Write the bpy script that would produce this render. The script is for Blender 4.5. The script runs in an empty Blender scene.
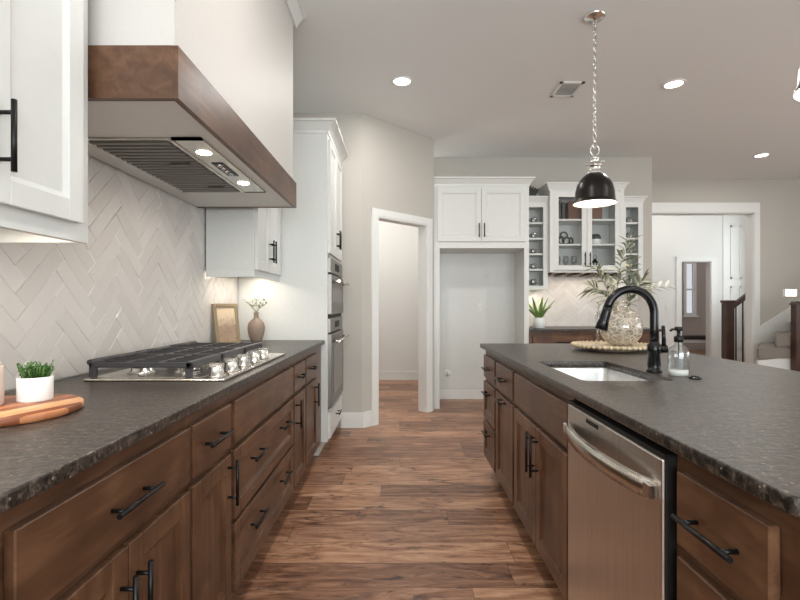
import bpy, bmesh, math, random
from mathutils import Vector, Matrix
random.seed(11)
S = bpy.context.scene
COL = S.collection
PI = math.pi

# ------------------------------------------------------------------ camera, world, lights, exposure
cam_d = bpy.data.cameras.new('camera'); cam = bpy.data.objects.new('camera', cam_d); COL.objects.link(cam)
cam.location = (0, 0, 1.2); cam.rotation_euler = (PI/2, 0, 0)
cam_d.sensor_width = 36; cam_d.lens = 475/800*36; cam_d.shift_y = 4/800; cam_d.clip_start = 0.02
S.camera = cam
S.view_settings.view_transform = 'Standard'; S.view_settings.look = 'None'
S.view_settings.gamma = 1.0; S.view_settings.use_curve_mapping = False
S.view_settings.exposure = 0.10
W = bpy.data.worlds.new('world'); S.world = W; W.use_nodes = True
bg = W.node_tree.nodes['Background']; bg.inputs[0].default_value = (0.92, 0.95, 1.0, 1); bg.inputs[1].default_value = 0.75

def area(name, loc, rot, sx, sy, power, color=(1,1,1), parent=None, spread=PI):
    d = bpy.data.lights.new(name, 'AREA'); d.shape = 'RECTANGLE'; d.size = sx; d.size_y = sy
    d.energy = power; d.color = color; d.spread = spread
    o = bpy.data.objects.new(name, d); COL.objects.link(o); o.location = loc; o.rotation_euler = rot
    if parent: o.parent = parent
    return o
def point(name, loc, power, color=(1,1,1), r=0.04, parent=None):
    d = bpy.data.lights.new(name, 'POINT'); d.energy = power; d.color = color; d.shadow_soft_size = r
    o = bpy.data.objects.new(name, d); COL.objects.link(o); o.location = loc
    if parent: o.parent = parent
    return o
DAY = (0.92, 0.98, 1.0); WARM = (1.0, 0.88, 0.74)
# fill for the unseen rear and right windows, tilted up to brighten the ceiling
area('daylight_rear_fill', (0.9, -3.30, 1.62), (PI/2+0.75, 0, 0), 4.6, 2.2, 285, DAY)
area('daylight_right_fill', (7.70, 1.2, 1.62), (PI/2+0.9, 0, PI/2), 5.0, 2.2, 130, DAY)
area('daylight_hall_fill', (6.9, 8.3, 2.0), (PI/2, 0, PI/2), 1.4, 1.6, 22, DAY)  # added lamp brightening the hall from an unseen side opening

# ------------------------------------------------------------------ mesh helpers
def lin(c):
    return tuple((v/255/12.92 if v/255 <= 0.04045 else ((v/255+0.055)/1.055)**2.4) for v in c)
def bm_(): return bmesh.new()
def box(bm, x0, x1, y0, y1, z0, z1, bev=0.0, seg=1):
    x0, x1 = sorted((x0, x1)); y0, y1 = sorted((y0, y1)); z0, z1 = sorted((z0, z1))
    r = bmesh.ops.create_cube(bm, size=1.0)
    vs = r['verts']
    for v in vs:
        v.co = Vector(((x0+x1)/2 + v.co.x*(x1-x0), (y0+y1)/2 + v.co.y*(y1-y0), (z0+z1)/2 + v.co.z*(z1-z0)))
    if bev > 0:
        es = list({e for v in vs for e in v.link_edges})
        bmesh.ops.bevel(bm, geom=es, offset=bev, segments=seg, affect='EDGES', profile=0.5)
    return bm
def frame_basis(d):
    d = d.normalized()
    a = Vector((0, 0, 1)) if abs(d.z) < 0.9 else Vector((1, 0, 0))
    u = d.cross(a).normalized(); v = u.cross(d).normalized()
    return u, v
def tube(bm, pts, r, n=10, cap=True):
    pts = [Vector(p) for p in pts]; rs = r if isinstance(r, (list, tuple)) else [r]*len(pts)
    rings = []
    u, v = frame_basis(pts[1]-pts[0])
    for i, p in enumerate(pts):
        d = (pts[min(i+1, len(pts)-1)] - pts[max(i-1, 0)]).normalized()
        u = (u - d*u.dot(d)).normalized(); v = d.cross(u)
        rings.append([bm.verts.new(p + (u*math.cos(2*PI*k/n) + v*math.sin(2*PI*k/n))*rs[i]) for k in range(n)])
    for a, b in zip(rings, rings[1:]):
        for k in range(n):
            f = bm.faces.new((a[k], a[(k+1) % n], b[(k+1) % n], b[k])); f.smooth = True
    if cap:
        bm.faces.new(list(reversed(rings[0]))); bm.faces.new(rings[-1])
    return bm
def lathe(bm, prof, c=(0, 0, 0), n=32, smooth=True, axis='z'):
    cx, cy, cz = c; rings = []
    def pt(r, z, a):
        if axis == 'z': return (cx + r*math.cos(a), cy + r*math.sin(a), cz + z)
        if axis == 'y': return (cx + r*math.cos(a), cy + z, cz + r*math.sin(a))
        return (cx + z, cy + r*math.cos(a), cz + r*math.sin(a))
    for r, z in prof:
        if r < 1e-6: rings.append([bm.verts.new(pt(0, z, 0))])
        else: rings.append([bm.verts.new(pt(r, z, 2*PI*k/n)) for k in range(n)])
    for a, b in zip(rings, rings[1:]):
        for k in range(n):
            k2 = (k+1) % n
            if len(a) == 1 and len(b) == 1: continue
            if len(a) == 1: f = bm.faces.new((a[0], b[k2], b[k]))
            elif len(b) == 1: f = bm.faces.new((a[k], a[k2], b[0]))
            else: f = bm.faces.new((a[k], a[k2], b[k2], b[k]))
            f.smooth = smooth
    return bm
def prism(bm, poly, a, b, axis):
    """poly: list of 2D points, extruded from a to b along axis ('x': poly=(y,z); 'y': poly=(x,z); 'z': poly=(x,y))"""
    def P(p, t):
        return (t, p[0], p[1]) if axis == 'x' else (p[0], t, p[1]) if axis == 'y' else (p[0], p[1], t)
    A = [bm.verts.new(P(p, a)) for p in poly]; B = [bm.verts.new(P(p, b)) for p in poly]
    n = len(poly)
    bm.faces.new(A); bm.faces.new(list(reversed(B)))
    for k in range(n): bm.faces.new((A[k], B[k], B[(k+1) % n], A[(k+1) % n]))
    return bm
def obj(name, bm, mat, parent=None, autosmooth=False):
    bmesh.ops.recalc_face_normals(bm, faces=bm.faces)
    me = bpy.data.meshes.new(name); bm.to_mesh(me); bm.free()
    me.materials.append(mat)
    o = bpy.data.objects.new(name, me); COL.objects.link(o)
    if parent: o.parent = parent
    return o
def tag(o, label, cat, group=None, kind=None):
    o['label'] = label; o['category'] = cat
    if group: o['group'] = group
    if kind: o['kind'] = kind
    return o
def thing(name, label, cat, loc=(0, 0, 0), rz=0, group=None):
    o = bpy.data.objects.new(name, None); COL.objects.link(o); o.empty_display_size = 0.05
    o.location = loc; o.rotation_euler = (0, 0, rz)
    return tag(o, label, cat, group)
def struct(name, bm, mat, parent=None):
    o = obj(name, bm, mat, parent)
    if not parent: o['kind'] = 'structure'
    return o
def rrect(x0, x1, y0, y1, r, n=6):
    out = []
    for cx, cy, a0 in ((x1-r, y1-r, 0), (x0+r, y1-r, PI/2), (x0+r, y0+r, PI), (x1-r, y0+r, 1.5*PI)):
        for k in range(n+1):
            a = a0 + PI/2*k/n; out.append((cx + r*math.cos(a), cy + r*math.sin(a)))
    return out
def slab(name, outer, hole, z0, z1, mat, parent=None, bev=0.003):
    cu = bpy.data.curves.new(name, 'CURVE'); cu.dimensions = '2D'; cu.fill_mode = 'BOTH'
    for poly in ([outer, hole] if hole else [outer]):
        sp = cu.splines.new('POLY'); sp.points.add(len(poly)-1); sp.use_cyclic_u = True
        for p, q in zip(sp.points, poly): p.co = (q[0], q[1], 0, 1)
    cu.extrude = (z1-z0)/2 - bev; cu.bevel_depth = bev; cu.bevel_resolution = 1
    t = bpy.data.objects.new('t', cu); COL.objects.link(t)
    dg = bpy.context.evaluated_depsgraph_get()
    me = bpy.data.meshes.new_from_object(t.evaluated_get(dg))
    bpy.data.objects.remove(t); bpy.data.curves.remove(cu)
    me.transform(Matrix.Translation((0, 0, (z0+z1)/2)))
    me.materials.clear(); me.materials.append(mat); me.name = name
    o = bpy.data.objects.new(name, me); COL.objects.link(o)
    if parent: o.parent = parent
    return o

# ------------------------------------------------------------------ materials
def new_mat(name):
    m = bpy.data.materials.new(name); m.use_nodes = True
    nt = m.node_tree; b = nt.nodes['Principled BSDF']
    return m, nt, b
def N(nt, t, **kw):
    n = nt.nodes.new(t)
    for k, v in kw.items(): setattr(n, k, v)
    return n
def coords(nt, scale=(1, 1, 1), src='Object', rot=(0, 0, 0)):
    tc = N(nt, 'ShaderNodeTexCoord'); mp = N(nt, 'ShaderNodeMapping')
    mp.inputs['Scale'].default_value = scale; mp.inputs['Rotation'].default_value = rot
    nt.links.new(tc.outputs[src], mp.inputs[0]); return mp.outputs[0]
def noise(nt, vec, scale, detail=4, rough=0.55, dist=0.0):
    n = N(nt, 'ShaderNodeTexNoise'); n.inputs['Scale'].default_value = scale; n.inputs['Detail'].default_value = detail
    n.inputs['Roughness'].default_value = rough; n.inputs['Distortion'].default_value = dist
    nt.links.new(vec, n.inputs['Vector']); return n.outputs['Fac']
def ramp(nt, fac, stops):
    r = N(nt, 'ShaderNodeValToRGB'); e = r.color_ramp.elements
    while len(e) < len(stops): e.new(0.5)
    for q, (p, c) in zip(e, stops): q.position = p; q.color = (*lin(c), 1) if len(c) == 3 else c
    nt.links.new(fac, r.inputs[0]); return r.outputs[0]
def math_(nt, op, a, b=None, c=None):
    n = N(nt, 'ShaderNodeMath', operation=op)
    for i, v in enumerate((a, b, c)):
        if v is None: continue
        if isinstance(v, (int, float)): n.inputs[i].default_value = v
        else: nt.links.new(v, n.inputs[i])
    return n.outputs[0]
def mixc(nt, fac, a, b, mode='MIX'):
    n = N(nt, 'ShaderNodeMix', data_type='RGBA', blend_type=mode)
    for i, v in ((0, fac), (6, a), (7, b)):
        if isinstance(v, (int, float)): n.inputs[i].default_value = v
        elif isinstance(v, tuple): n.inputs[i].default_value = (*lin(v), 1)
        else: nt.links.new(v, n.inputs[i])
    return n.outputs[2]
def bump(nt, b, h, strength, dist=0.002):
    n = N(nt, 'ShaderNodeBump'); n.inputs['Strength'].default_value = strength; n.inputs['Distance'].default_value = dist
    nt.links.new(h, n.inputs['Height']); nt.links.new(n.outputs[0], b.inputs['Normal'])
def plain(name, c, rough=0.5, metal=0.0, bumpy=0, bs=60, spec=None, coat=0):
    m, nt, b = new_mat(name)
    b.inputs['Roughness'].default_value = rough; b.inputs['Metallic'].default_value = metal
    if spec is not None: b.inputs['Specular IOR Level'].default_value = spec
    if coat: b.inputs['Coat Weight'].default_value = coat
    v = coords(nt); f = noise(nt, v, bs, 3)
    c2 = tuple(max(0, x*(0.965 if bumpy else 0.99)) for x in c)
    nt.links.new(ramp(nt, f, [(0.35, c2), (0.65, c)]), b.inputs['Base Color'])
    if bumpy: bump(nt, b, f, bumpy, 0.001)
    return m
def emit(name, c, s):
    m, nt, b = new_mat(name)
    b.inputs['Base Color'].default_value = (*lin(c), 1); b.inputs['Emission Color'].default_value = (*lin(c), 1)
    b.inputs['Emission Strength'].default_value = s; return m
def glassy(name, tint=(253, 254, 254), gloss=0.05, alpha=0.08, rough=0.02):
    m, nt, b = new_mat(name); nt.nodes.remove(b); out = nt.nodes['Material Output']
    t = N(nt, 'ShaderNodeBsdfTransparent'); t.inputs[0].default_value = (*lin(tint), 1)
    g = N(nt, 'ShaderNodeBsdfGlossy'); g.inputs['Roughness'].default_value = rough
    fr = N(nt, 'ShaderNodeLayerWeight'); fr.inputs[0].default_value = 0.5
    k = math_(nt, 'ADD', math_(nt, 'MULTIPLY', math_(nt, 'POWER', fr.outputs['Facing'], 3.0), 0.75), alpha)
    mx = N(nt, 'ShaderNodeMixShader'); nt.links.new(k, mx.inputs[0]); nt.links.new(t.outputs[0], mx.inputs[1]); nt.links.new(g.outputs[0], mx.inputs[2])
    nt.links.new(mx.outputs[0], out.inputs[0]); return m
def wood(name, dark, mid, light, sx=2.2, rough=0.38, axis=0, seed=0.0):
    """stained timber with soft blotches and grain running along the local axis"""
    m, nt, b = new_mat(name)
    sc = [14, 14, 14]; sc[axis] = sx
    v = coords(nt, tuple(sc))
    oi = N(nt, 'ShaderNodeObjectInfo')
    ad = N(nt, 'ShaderNodeVectorMath', operation='ADD'); nt.links.new(v, ad.inputs[0])
    cb = N(nt, 'ShaderNodeCombineXYZ'); nt.links.new(math_(nt, 'MULTIPLY', oi.outputs['Random'], 37.0), cb.inputs[axis])
    nt.links.new(cb.outputs[0], ad.inputs[1])
    g = noise(nt, ad.outputs[0], 1.6, 6, 0.6, 0.6)
    v2 = coords(nt, (3, 3, 3)); bl = noise(nt, v2, 1.5, 3, 0.5, 0.3)
    f = math_(nt, 'ADD', math_(nt, 'MULTIPLY', g, 0.55), math_(nt, 'MULTIPLY', bl, 0.45))
    c = ramp(nt, f, [(0.32, dark), (0.5, mid), (0.70, light)])
    nt.links.new(c, b.inputs['Base Color']); b.inputs['Roughness'].default_value = rough
    bump(nt, b, g, 0.08, 0.001)
    return m
M = {}
M['wall'] = plain('greige_wall_paint', (190, 185, 177), 0.85, bs=220)
M['ceil'] = plain('ceiling_paint', (234, 236, 235), 0.9, bs=200)
M['hoodpaint'] = plain('hood_paint', (208, 204, 199), 0.55, bs=60)
M['hallwall'] = plain('pale_hall_paint', (226, 225, 222), 0.85, bs=200)
M['denwall'] = plain('taupe_den_paint', (176, 164, 156), 0.85, bs=200)
M['white'] = plain('white_cabinet_paint', (220, 221, 218), 0.38, bs=30)
M['trim'] = plain('white_trim_paint', (228, 228, 225), 0.4, bs=30)
M['wood'] = wood('stained_maple', (54, 35, 24), (88, 60, 42), (124, 90, 66), rough=0.33)
M['woodv'] = wood('stained_maple_upright', (54, 35, 24), (88, 60, 42), (124, 90, 66), axis=2, rough=0.33)
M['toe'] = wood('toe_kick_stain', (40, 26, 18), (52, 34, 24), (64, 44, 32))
M['hoodwood'] = wood('hood_stain', (58, 37, 25), (88, 60, 42), (122, 88, 64), axis=1)
M['black'] = plain('matte_black_metal', (22, 21, 21), 0.35, 0.4)
M['iron'] = plain('cast_iron', (66, 64, 66), 0.42, 0.3, bumpy=0.15, bs=300)
M['bronze'] = plain('dark_bronze_faucet', (44, 43, 44), 0.2, 0.75)
M['chrome'] = plain('polished_nickel', (232, 230, 226), 0.2, 1.0)
M['ceramic'] = plain('white_ceramic', (236, 236, 234), 0.3)
M['lamp'] = emit('lamp_glow', (255, 246, 232), 9)
M['soft'] = emit('soft_lamp_glow', (255, 240, 220), 4)
M['glass'] = glassy('clear_glass')
M['pane'] = glassy('cabinet_pane', gloss=0.05, alpha=0.03)
M['dark'] = plain('dark_cavity', (18, 17, 17), 0.6)
M['leaf'] = plain('leaf_green', (74, 112, 50), 0.5, bs=90)
M['aloe'] = plain('aloe_green', (112, 140, 76), 0.42, bs=40)
M['olive'] = plain('olive_leaf', (118, 124, 96), 0.55, bs=60)
M['paleleaf'] = plain('pale_dried_leaf', (190, 186, 160), 0.6, bs=60)
M['tanclay'] = plain('tan_clay', (146, 128, 114), 0.75, bumpy=0.2, bs=120)
M['soil'] = plain('soil', (48, 40, 32), 0.9, bumpy=0.4, bs=160)
M['carpet'] = plain('carpet', (136, 128, 120), 1.0, bumpy=0.8, bs=500)
M['newel'] = wood('stair_stain', (48, 30, 22), (66, 42, 32), (86, 58, 44), axis=2)

def steel(name, c=(196, 190, 182), rough=0.28, stretch=(4, 4, 260)):
    m, nt, b = new_mat(name); v = coords(nt, stretch); f = noise(nt, v, 1.0, 3)
    b.inputs['Metallic'].default_value = 1.0
    c2 = tuple(x*0.93 for x in c)
    nt.links.new(ramp(nt, f, [(0.3, c2), (0.7, c)]), b.inputs['Base Color'])
    b.inputs['Roughness'].default_value = rough
    bump(nt, b, f, 0.05, 0.0006); return m
M['steel'] = steel('brushed_stainless', c=(224, 218, 211), rough=0.34, stretch=(260, 260, 3))
M['steelh'] = steel('brushed_stainless_tray', (205, 200, 192), 0.25, (3, 200, 200))
M['filter'] = steel('shaded_filter_steel', (122, 119, 115), 0.4, (3, 200, 200))  # shade under the hood put into a darker steel colour
M['sink'] = steel('satin_sink_steel', (238, 238, 237), 0.42, (60, 60, 60))

def granite():
    m, nt, b = new_mat('leathered_black_granite')
    v = coords(nt)
    big = noise(nt, v, 9, 5, 0.6, 0.5); fine = noise(nt, v, 70, 4, 0.75)
    v2 = coords(nt, (1.0, 2.2, 1.0), rot=(0, 0, 0.5)); swirl = noise(nt, v2, 17, 4, 0.65, 1.2)
    base = ramp(nt, fine, [(0.38, (12, 11, 10)), (0.5, (40, 35, 32)), (0.59, (118, 104, 92))])
    base = mixc(nt, 0.45, base, ramp(nt, swirl, [(0.42, (10, 10, 9)), (0.60, (76, 67, 60))]))
    base = mixc(nt, math_(nt, 'MULTIPLY', big, 0.35), base, (50, 43, 39))
    vo = N(nt, 'ShaderNodeTexVoronoi'); vo.inputs['Scale'].default_value = 42; nt.links.new(v, vo.inputs['Vector'])
    sp = math_(nt, 'LESS_THAN', vo.outputs['Distance'], 0.11)
    base = mixc(nt, math_(nt, 'MULTIPLY', sp, 0.6), base, (176, 160, 138))
    nt.links.new(base, b.inputs['Base Color'])
    nt.links.new(math_(nt, 'MULTIPLY_ADD', swirl, 0.25, 0.22), b.inputs['Roughness'])
    bump(nt, b, math_(nt, 'ADD', swirl, math_(nt, 'MULTIPLY', fine, 0.4)), 0.5, 0.004)
    return m
M['granite'] = granite()

def planks():
    m, nt, b = new_mat('hickory_plank_floor')
    tc = N(nt, 'ShaderNodeTexCoord'); sep = N(nt, 'ShaderNodeSeparateXYZ'); nt.links.new(tc.outputs['Object'], sep.inputs[0])
    x, y = sep.outputs[0], sep.outputs[1]
    PW, PL = 0.19, 1.25
    ry = math_(nt, 'DIVIDE', math_(nt, 'ADD', y, 20.03), PW); row = math_(nt, 'FLOOR', ry); fy = math_(nt, 'FRACT', ry)
    wn = N(nt, 'ShaderNodeTexWhiteNoise', noise_dimensions='1D'); nt.links.new(row, wn.inputs['W'])
    rx = math_(nt, 'DIVIDE', math_(nt, 'ADD', x, math_(nt, 'MULTIPLY_ADD', wn.outputs['Value'], 5.0, 30.0)), PL)
    colm = math_(nt, 'FLOOR', rx); fx = math_(nt, 'FRACT', rx)
    cb = N(nt, 'ShaderNodeCombineXYZ'); nt.links.new(colm, cb.inputs[0]); nt.links.new(row, cb.inputs[1])
    wn2 = N(nt, 'ShaderNodeTexWhiteNoise', noise_dimensions='2D'); nt.links.new(cb.outputs[0], wn2.inputs['Vector'])
    rnd = wn2.outputs['Value']
    # grain: stretched along x, shifted per plank
    gv = N(nt, 'ShaderNodeCombineXYZ')
    nt.links.new(math_(nt, 'MULTIPLY_ADD', x, 1.6, math_(nt, 'MULTIPLY', rnd, 61.0)), gv.inputs[0])
    nt.links.new(math_(nt, 'MULTIPLY_ADD', y, 10.0, math_(nt, 'MULTIPLY', rnd, 23.0)), gv.inputs[1])
    g = noise(nt, gv.outputs[0], 1.5, 8, 0.66, 1.5)
    gv2 = N(nt, 'ShaderNodeCombineXYZ')
    nt.links.new(math_(nt, 'MULTIPLY_ADD', x, 5.0, math_(nt, 'MULTIPLY', rnd, 31.0)), gv2.inputs[0])
    nt.links.new(math_(nt, 'MULTIPLY', y, 15.0), gv2.inputs[1])
    kn = noise(nt, gv2.outputs[0], 1.0, 4, 0.6, 1.6)
    light = ramp(nt, g, [(0.30, (92, 60, 43)), (0.45, (160, 114, 86)), (0.66, (204, 162, 130))])
    dark = ramp(nt, g, [(0.32, (62, 40, 29)), (0.5, (116, 78, 58)), (0.7, (160, 118, 92))])
    c = mixc(nt, ramp(nt, rnd, [(0.30, (0, 0, 0)), (0.95, (245, 245, 245))]), light, dark)
    kmask = ramp(nt, kn, [(0.31, (255, 255, 255)), (0.42, (0, 0, 0))])
    c = mixc(nt, math_(nt, 'MULTIPLY', kmask, 0.8), c, (46, 28, 21))
    gap = math_(nt, 'MAXIMUM', math_(nt, 'LESS_THAN', fy, 0.014), math_(nt, 'LESS_THAN', fx, 0.0022))
    c = mixc(nt, math_(nt, 'MULTIPLY', gap, 0.7), c, (44, 28, 20))
    nt.links.new(c, b.inputs['Base Color'])
    nt.links.new(math_(nt, 'MULTIPLY_ADD', g, 0.2, 0.28), b.inputs['Roughness'])
    bump(nt, b, math_(nt, 'SUBTRACT', g, math_(nt, 'MULTIPLY', gap, 1.5)), 0.15, 0.002)
    return m
M['floor'] = planks()

def tile_mat():
    m, nt, b = new_mat('glossy_handmade_tile')
    v = coords(nt); f = noise(nt, v, 14, 3); f2 = noise(nt, v, 5, 2)
    ge = N(nt, 'ShaderNodeNewGeometry'); mixf = math_(nt, 'ADD', math_(nt, 'MULTIPLY', f2, 0.4), math_(nt, 'MULTIPLY', ge.outputs['Random Per Island'], 0.6))
    nt.links.new(ramp(nt, mixf, [(0.2, (202, 197, 193)), (0.8, (212, 208, 204))]), b.inputs['Base Color'])
    b.inputs['Roughness'].default_value = 0.12
    bump(nt, b, f, 0.5, 0.006); return m
M['tile'] = tile_mat()
M['grout'] = plain('grout', (230, 227, 223), 0.9)

def board_mat():
    m, nt, b = new_mat('striped_acacia')
    v = coords(nt, rot=(0, 0, 0.35)); sep = N(nt, 'ShaderNodeSeparateXYZ'); nt.links.new(v, sep.inputs[0])
    st = math_(nt, 'FLOOR', math_(nt, 'DIVIDE', sep.outputs[0], 0.036))
    wn = N(nt, 'ShaderNodeTexWhiteNoise', noise_dimensions='1D'); nt.links.new(st, wn.inputs['W'])
    g = noise(nt, coords(nt, (50, 5, 5), rot=(0, 0, 0.35)), 1.5, 5)
    f = math_(nt, 'ADD', math_(nt, 'MULTIPLY', wn.outputs['Value'], 0.75), math_(nt, 'MULTIPLY', g, 0.3))
    nt.links.new(ramp(nt, f, [(0.15, (122, 66, 38)), (0.5, (172, 104, 64)), (0.85, (212, 164, 118))]), b.inputs['Base Color'])
    b.inputs['Roughness'].default_value = 0.4; return m
M['board'] = board_mat()

# ------------------------------------------------------------------ room shell
XL, YB, ZC = -1.285, 6.0, 3.05
struct('floor', box(bm_(), -2.2, 8.2, -3.6, 13.2, -0.1, 0), M['floor'])
b = box(bm_(), -2.2, 8.2, -3.6, 7.24, ZC, ZC+0.12)
struct('ceiling', b, M['ceil'])
struct('wall_left', box(bm_(), XL-0.12, XL, -3.5, 4.6, 0, ZC), M['wall'])
struct('wall_nook', box(bm_(), -2.0, -0.37, 4.6, 4.70, 0, ZC), M['wall'])
# angled pantry wall with its doorway
def on_angle(t, d):   # t: run along X and Y, d: depth behind the face
    k = d/math.sqrt(2)
    return (-0.37 + t - k, 4.6 + t + k)
def abox(bm, t0, t1, d0, d1, z0, z1):
    q = [on_angle(t0, d0), on_angle(t1, d0), on_angle(t1, d1), on_angle(t0, d1)]
    return prism(bm, q, z0, z1, 'z')
T0, T1, DZ = 0.15, 0.655, 2.06
b = bm_()
abox(b, 0.0, T0-0.012, 0, 0.11, 0, ZC); abox(b, T1+0.012, 0.751, 0, 0.11, 0, ZC); abox(b, T0-0.012, T1+0.012, 0, 0.11, DZ+0.012, ZC)
struct('wall_angled', b, M['wall'])
b = bm_()
abox(b, T0-0.012, T0, -0.002, 0.112, 0, DZ); abox(b, T1, T1+0.012, -0.002, 0.112, 0, DZ); abox(b, T0-0.012, T1+0.012, -0.002, 0.112, DZ, DZ+0.012)
for a, c in ((T0-0.068, T0-0.004), (T1+0.004, T1+0.068)):
    abox(b, a, c, -0.016, 0, 0, DZ+0.09)
    abox(b, a+0.008 if a < 0.4 else a+0.014, c-0.014 if a < 0.4 else c-0.008, -0.021, -0.016, 0, DZ+0.082)
abox(b, T0-0.068, T1+0.068, -0.0161, 0, DZ+0.004, DZ+0.09); abox(b, T0-0.06, T1+0.06, -0.0212, -0.016, DZ+0.02, DZ+0.082)
struct('door_1', b, M['trim'])
# pantry behind it
struct('wall_pantry', box(bm_(), -2.0, 0.36, 7.5, 7.6, 0, ZC), M['hallwall']); struct('wall_pantry_left', box(bm_(), -2.1, -2.0, 4.7, 7.6, 0, ZC), M['hallwall']); struct('wall_pantry_right', box(bm_(), 0.30, 0.36, 6.02, 7.6, 0, ZC), M['hallwall'])
struct('baseboard_pantry', box(bm_(), -2.0, 0.33, 7.485, 7.5, 0, 0.14, 0.003), M['trim'])
b = bm_(); box(b, -0.575, -0.365, 4.585, 4.6, 0, 0.15, 0.003); abox(b, 0.0, T0-0.069, -0.015, 0, 0, 0.15)
struct('baseboard_nook', b, M['trim'])
# wall behind the refrigerator alcove and the bar
struct('wall_back', box(bm_(), 0.381, 3.183, YB, 7.6, 0, ZC), M['wall'])
struct('baseboard_alcove', box(bm_(), 0.43, 1.41, YB-0.015, YB, 0, 0.13, 0.003), M['trim'])
# far living wall with the wide cased opening
YF = 7.09
b = bm_(); box(b, 3.183, 3.5, YF, YF+0.14, 0, ZC); box(b, 5.275, 8.2, YF, YF+0.14, 0, ZC); box(b, 3.5, 5.275, YF, YF+0.14, 2.56, ZC)
struct('wall_living', b, M['wall'])
b = bm_(); box(b, 3.38, 3.5, YF-0.02, YF, 0, 2.71); box(b, 5.275, 5.36, YF-0.02, YF, 0, 2.71); box(b, 3.38, 5.36, YF-0.021, YF, 2.56, 2.71)
box(b, 3.5, 3.51, YF, YF+0.15, 0, 2.56); box(b, 5.265, 5.275, YF, YF+0.15, 0, 2.56); box(b, 3.5, 5.275, YF, YF+0.15, 2.55, 2.56)
struct('trim_1', b, M['trim'])
# hall beyond
YH = 9.4
b = bm_(); box(b, 3.0, 5.56, YH, YH+0.12, 0, 3.4); box(b, 6.15, 8.2, YH, YH+0.12, 0, 3.4); box(b, 5.56, 6.15, YH, YH+0.12, 2.045, 3.4)
box(b, 2.9, 3.0, 7.6, YH, 0, 3.4); box(b, 3.0, 3.183, 7.5, 7.6, 0, 3.4)
box(b, 7.0, 7.12, 7.24, YH, 0, 1.1); box(b, 7.0, 7.12, 7.24, YH, 2.9, 3.4); box(b, 7.0, 7.12, 7.24, 7.55, 1.1, 2.9); box(b, 7.0, 7.12, 9.05, YH, 1.1, 2.9)
struct('wall_hall', b, M['hallwall'])
struct('ceiling_hall', box(bm_(), 2.9, 8.2, 7.24, 13.2, 3.4, 3.5), M['ceil'])
b = bm_()
box(b, 5.46, 5.56, YH-0.02, YH, 0, 2.135); box(b, 6.15, 6.25, YH-0.02, YH, 0, 2.135); box(b, 5.46, 6.25, YH-0.022, YH, 2.045, 2.135)
box(b, 5.56, 5.575, YH, YH+0.13, 0, 2.045); box(b, 6.135, 6.15, YH, YH+0.13, 0, 2.045); box(b, 5.56, 6.15, YH, YH+0.13, 2.03, 2.045)
struct('door_2', b, M['trim'])
# panelled mouldings on the hall wall beside the stair rail
b = bm_()
box(b, 6.39, 6.98, YH-0.012, YH, 0.14, 3.0)
for z0, z1 in ((1.70, 2.75), (0.3, 1.55)):
    x0, x1 = 6.53, 6.74
    box(b, x0, x1, YH-0.022, YH-0.012, z1-0.03, z1); box(b, x0, x1, YH-0.022, YH-0.012, z0, z0+0.03)
    box(b, x0, x0+0.03, YH-0.022, YH-0.012, z0, z1); box(b, x1-0.03, x1, YH-0.022, YH-0.012, z0, z1)
struct('trim_2', b, M['trim'])
# den beyond the hall door
b = bm_(); YD = 12.4
box(b, 4.5, 7.45, YD, YD+0.1, 0, 3.4); box(b, 7.45, 7.68, YD, YD+0.1, 0, 0.95); box(b, 7.45, 7.68, YD, YD+0.1, 2.26, 3.4); box(b, 7.68, 8.9, YD, YD+0.1, 0, 3.4)
box(b, 4.4, 4.5, YH+0.12, YD, 0, 3.4); box(b, 8.9, 9.0, YH+0.12, YD, 0, 3.4)
struct('wall_den', b, M['denwall'])
w = struct('window_1', box(bm_(), 7.46, 7.67, YD+0.05, YD+0.06, 0.96, 2.25), M['pane'])
b = bm_()
for a in (7.40, 7.66): box(b, a, a+0.07, YD-0.02, YD+0.03, 0.90, 2.32)
for z in (0.90, 2.25): box(b, 7.40, 7.73, YD-0.021, YD+0.03, z, z+0.07)
box(b, 7.47, 7.66, YD+0.0, YD+0.03, 1.56, 1.60); box(b, 7.36, 7.77, YD-0.05, YD, 0.86, 0.90)
struct('window_frame', b, M['trim'], w)
# rear and right walls (behind and beside the viewpoint) with their windows
b = bm_()
box(b, XL-0.12, -1.1, -3.6, -3.5, 0, ZC); box(b, 3.5, 8.2, -3.6, -3.5, 0, ZC); box(b, -1.1, 3.5, -3.6, -3.5, 0, 0.5); box(b, -1.1, 3.5, -3.6, -3.5, 2.75, ZC)
struct('wall_rear', b, M['wall'])
b = bm_()
box(b, 7.9, 8.02, -3.5, -1.1, 0, ZC); box(b, 7.9, 8.02, 3.6, YF, 0, ZC); box(b, 7.9, 8.02, -1.1, 3.6, 0, 0.5); box(b, 7.9, 8.02, -1.1, 3.6, 2.75, ZC)
struct('wall_right', b, M['wall'])
w = struct('window_2', box(bm_(), -1.1, 3.5, -3.555, -3.545, 0.5, 2.75), M['pane']); b = bm_()
for x in (-1.1, 0.4, 1.95, 3.44): box(b, x, x+0.06, -3.56, -3.49, 0.5, 2.75)
for z in (0.5, 2.69): box(b, -1.1, 3.5, -3.561, -3.489, z, z+0.06)
struct('window_frame', b, M['trim'], w)
w = struct('window_3', box(bm_(), 7.955, 7.965, -1.1, 3.6, 0.5, 2.75), M['pane']); b = bm_()
for y in (-1.1, 0.45, 2.0, 3.54): box(b, 7.89, 7.97, y, y+0.06, 0.5, 2.75)
for z in (0.5, 2.69): box(b, 7.889, 7.971, -1.1, 3.6, z, z+0.06)
struct('window_frame', b, M['trim'], w)

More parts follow.
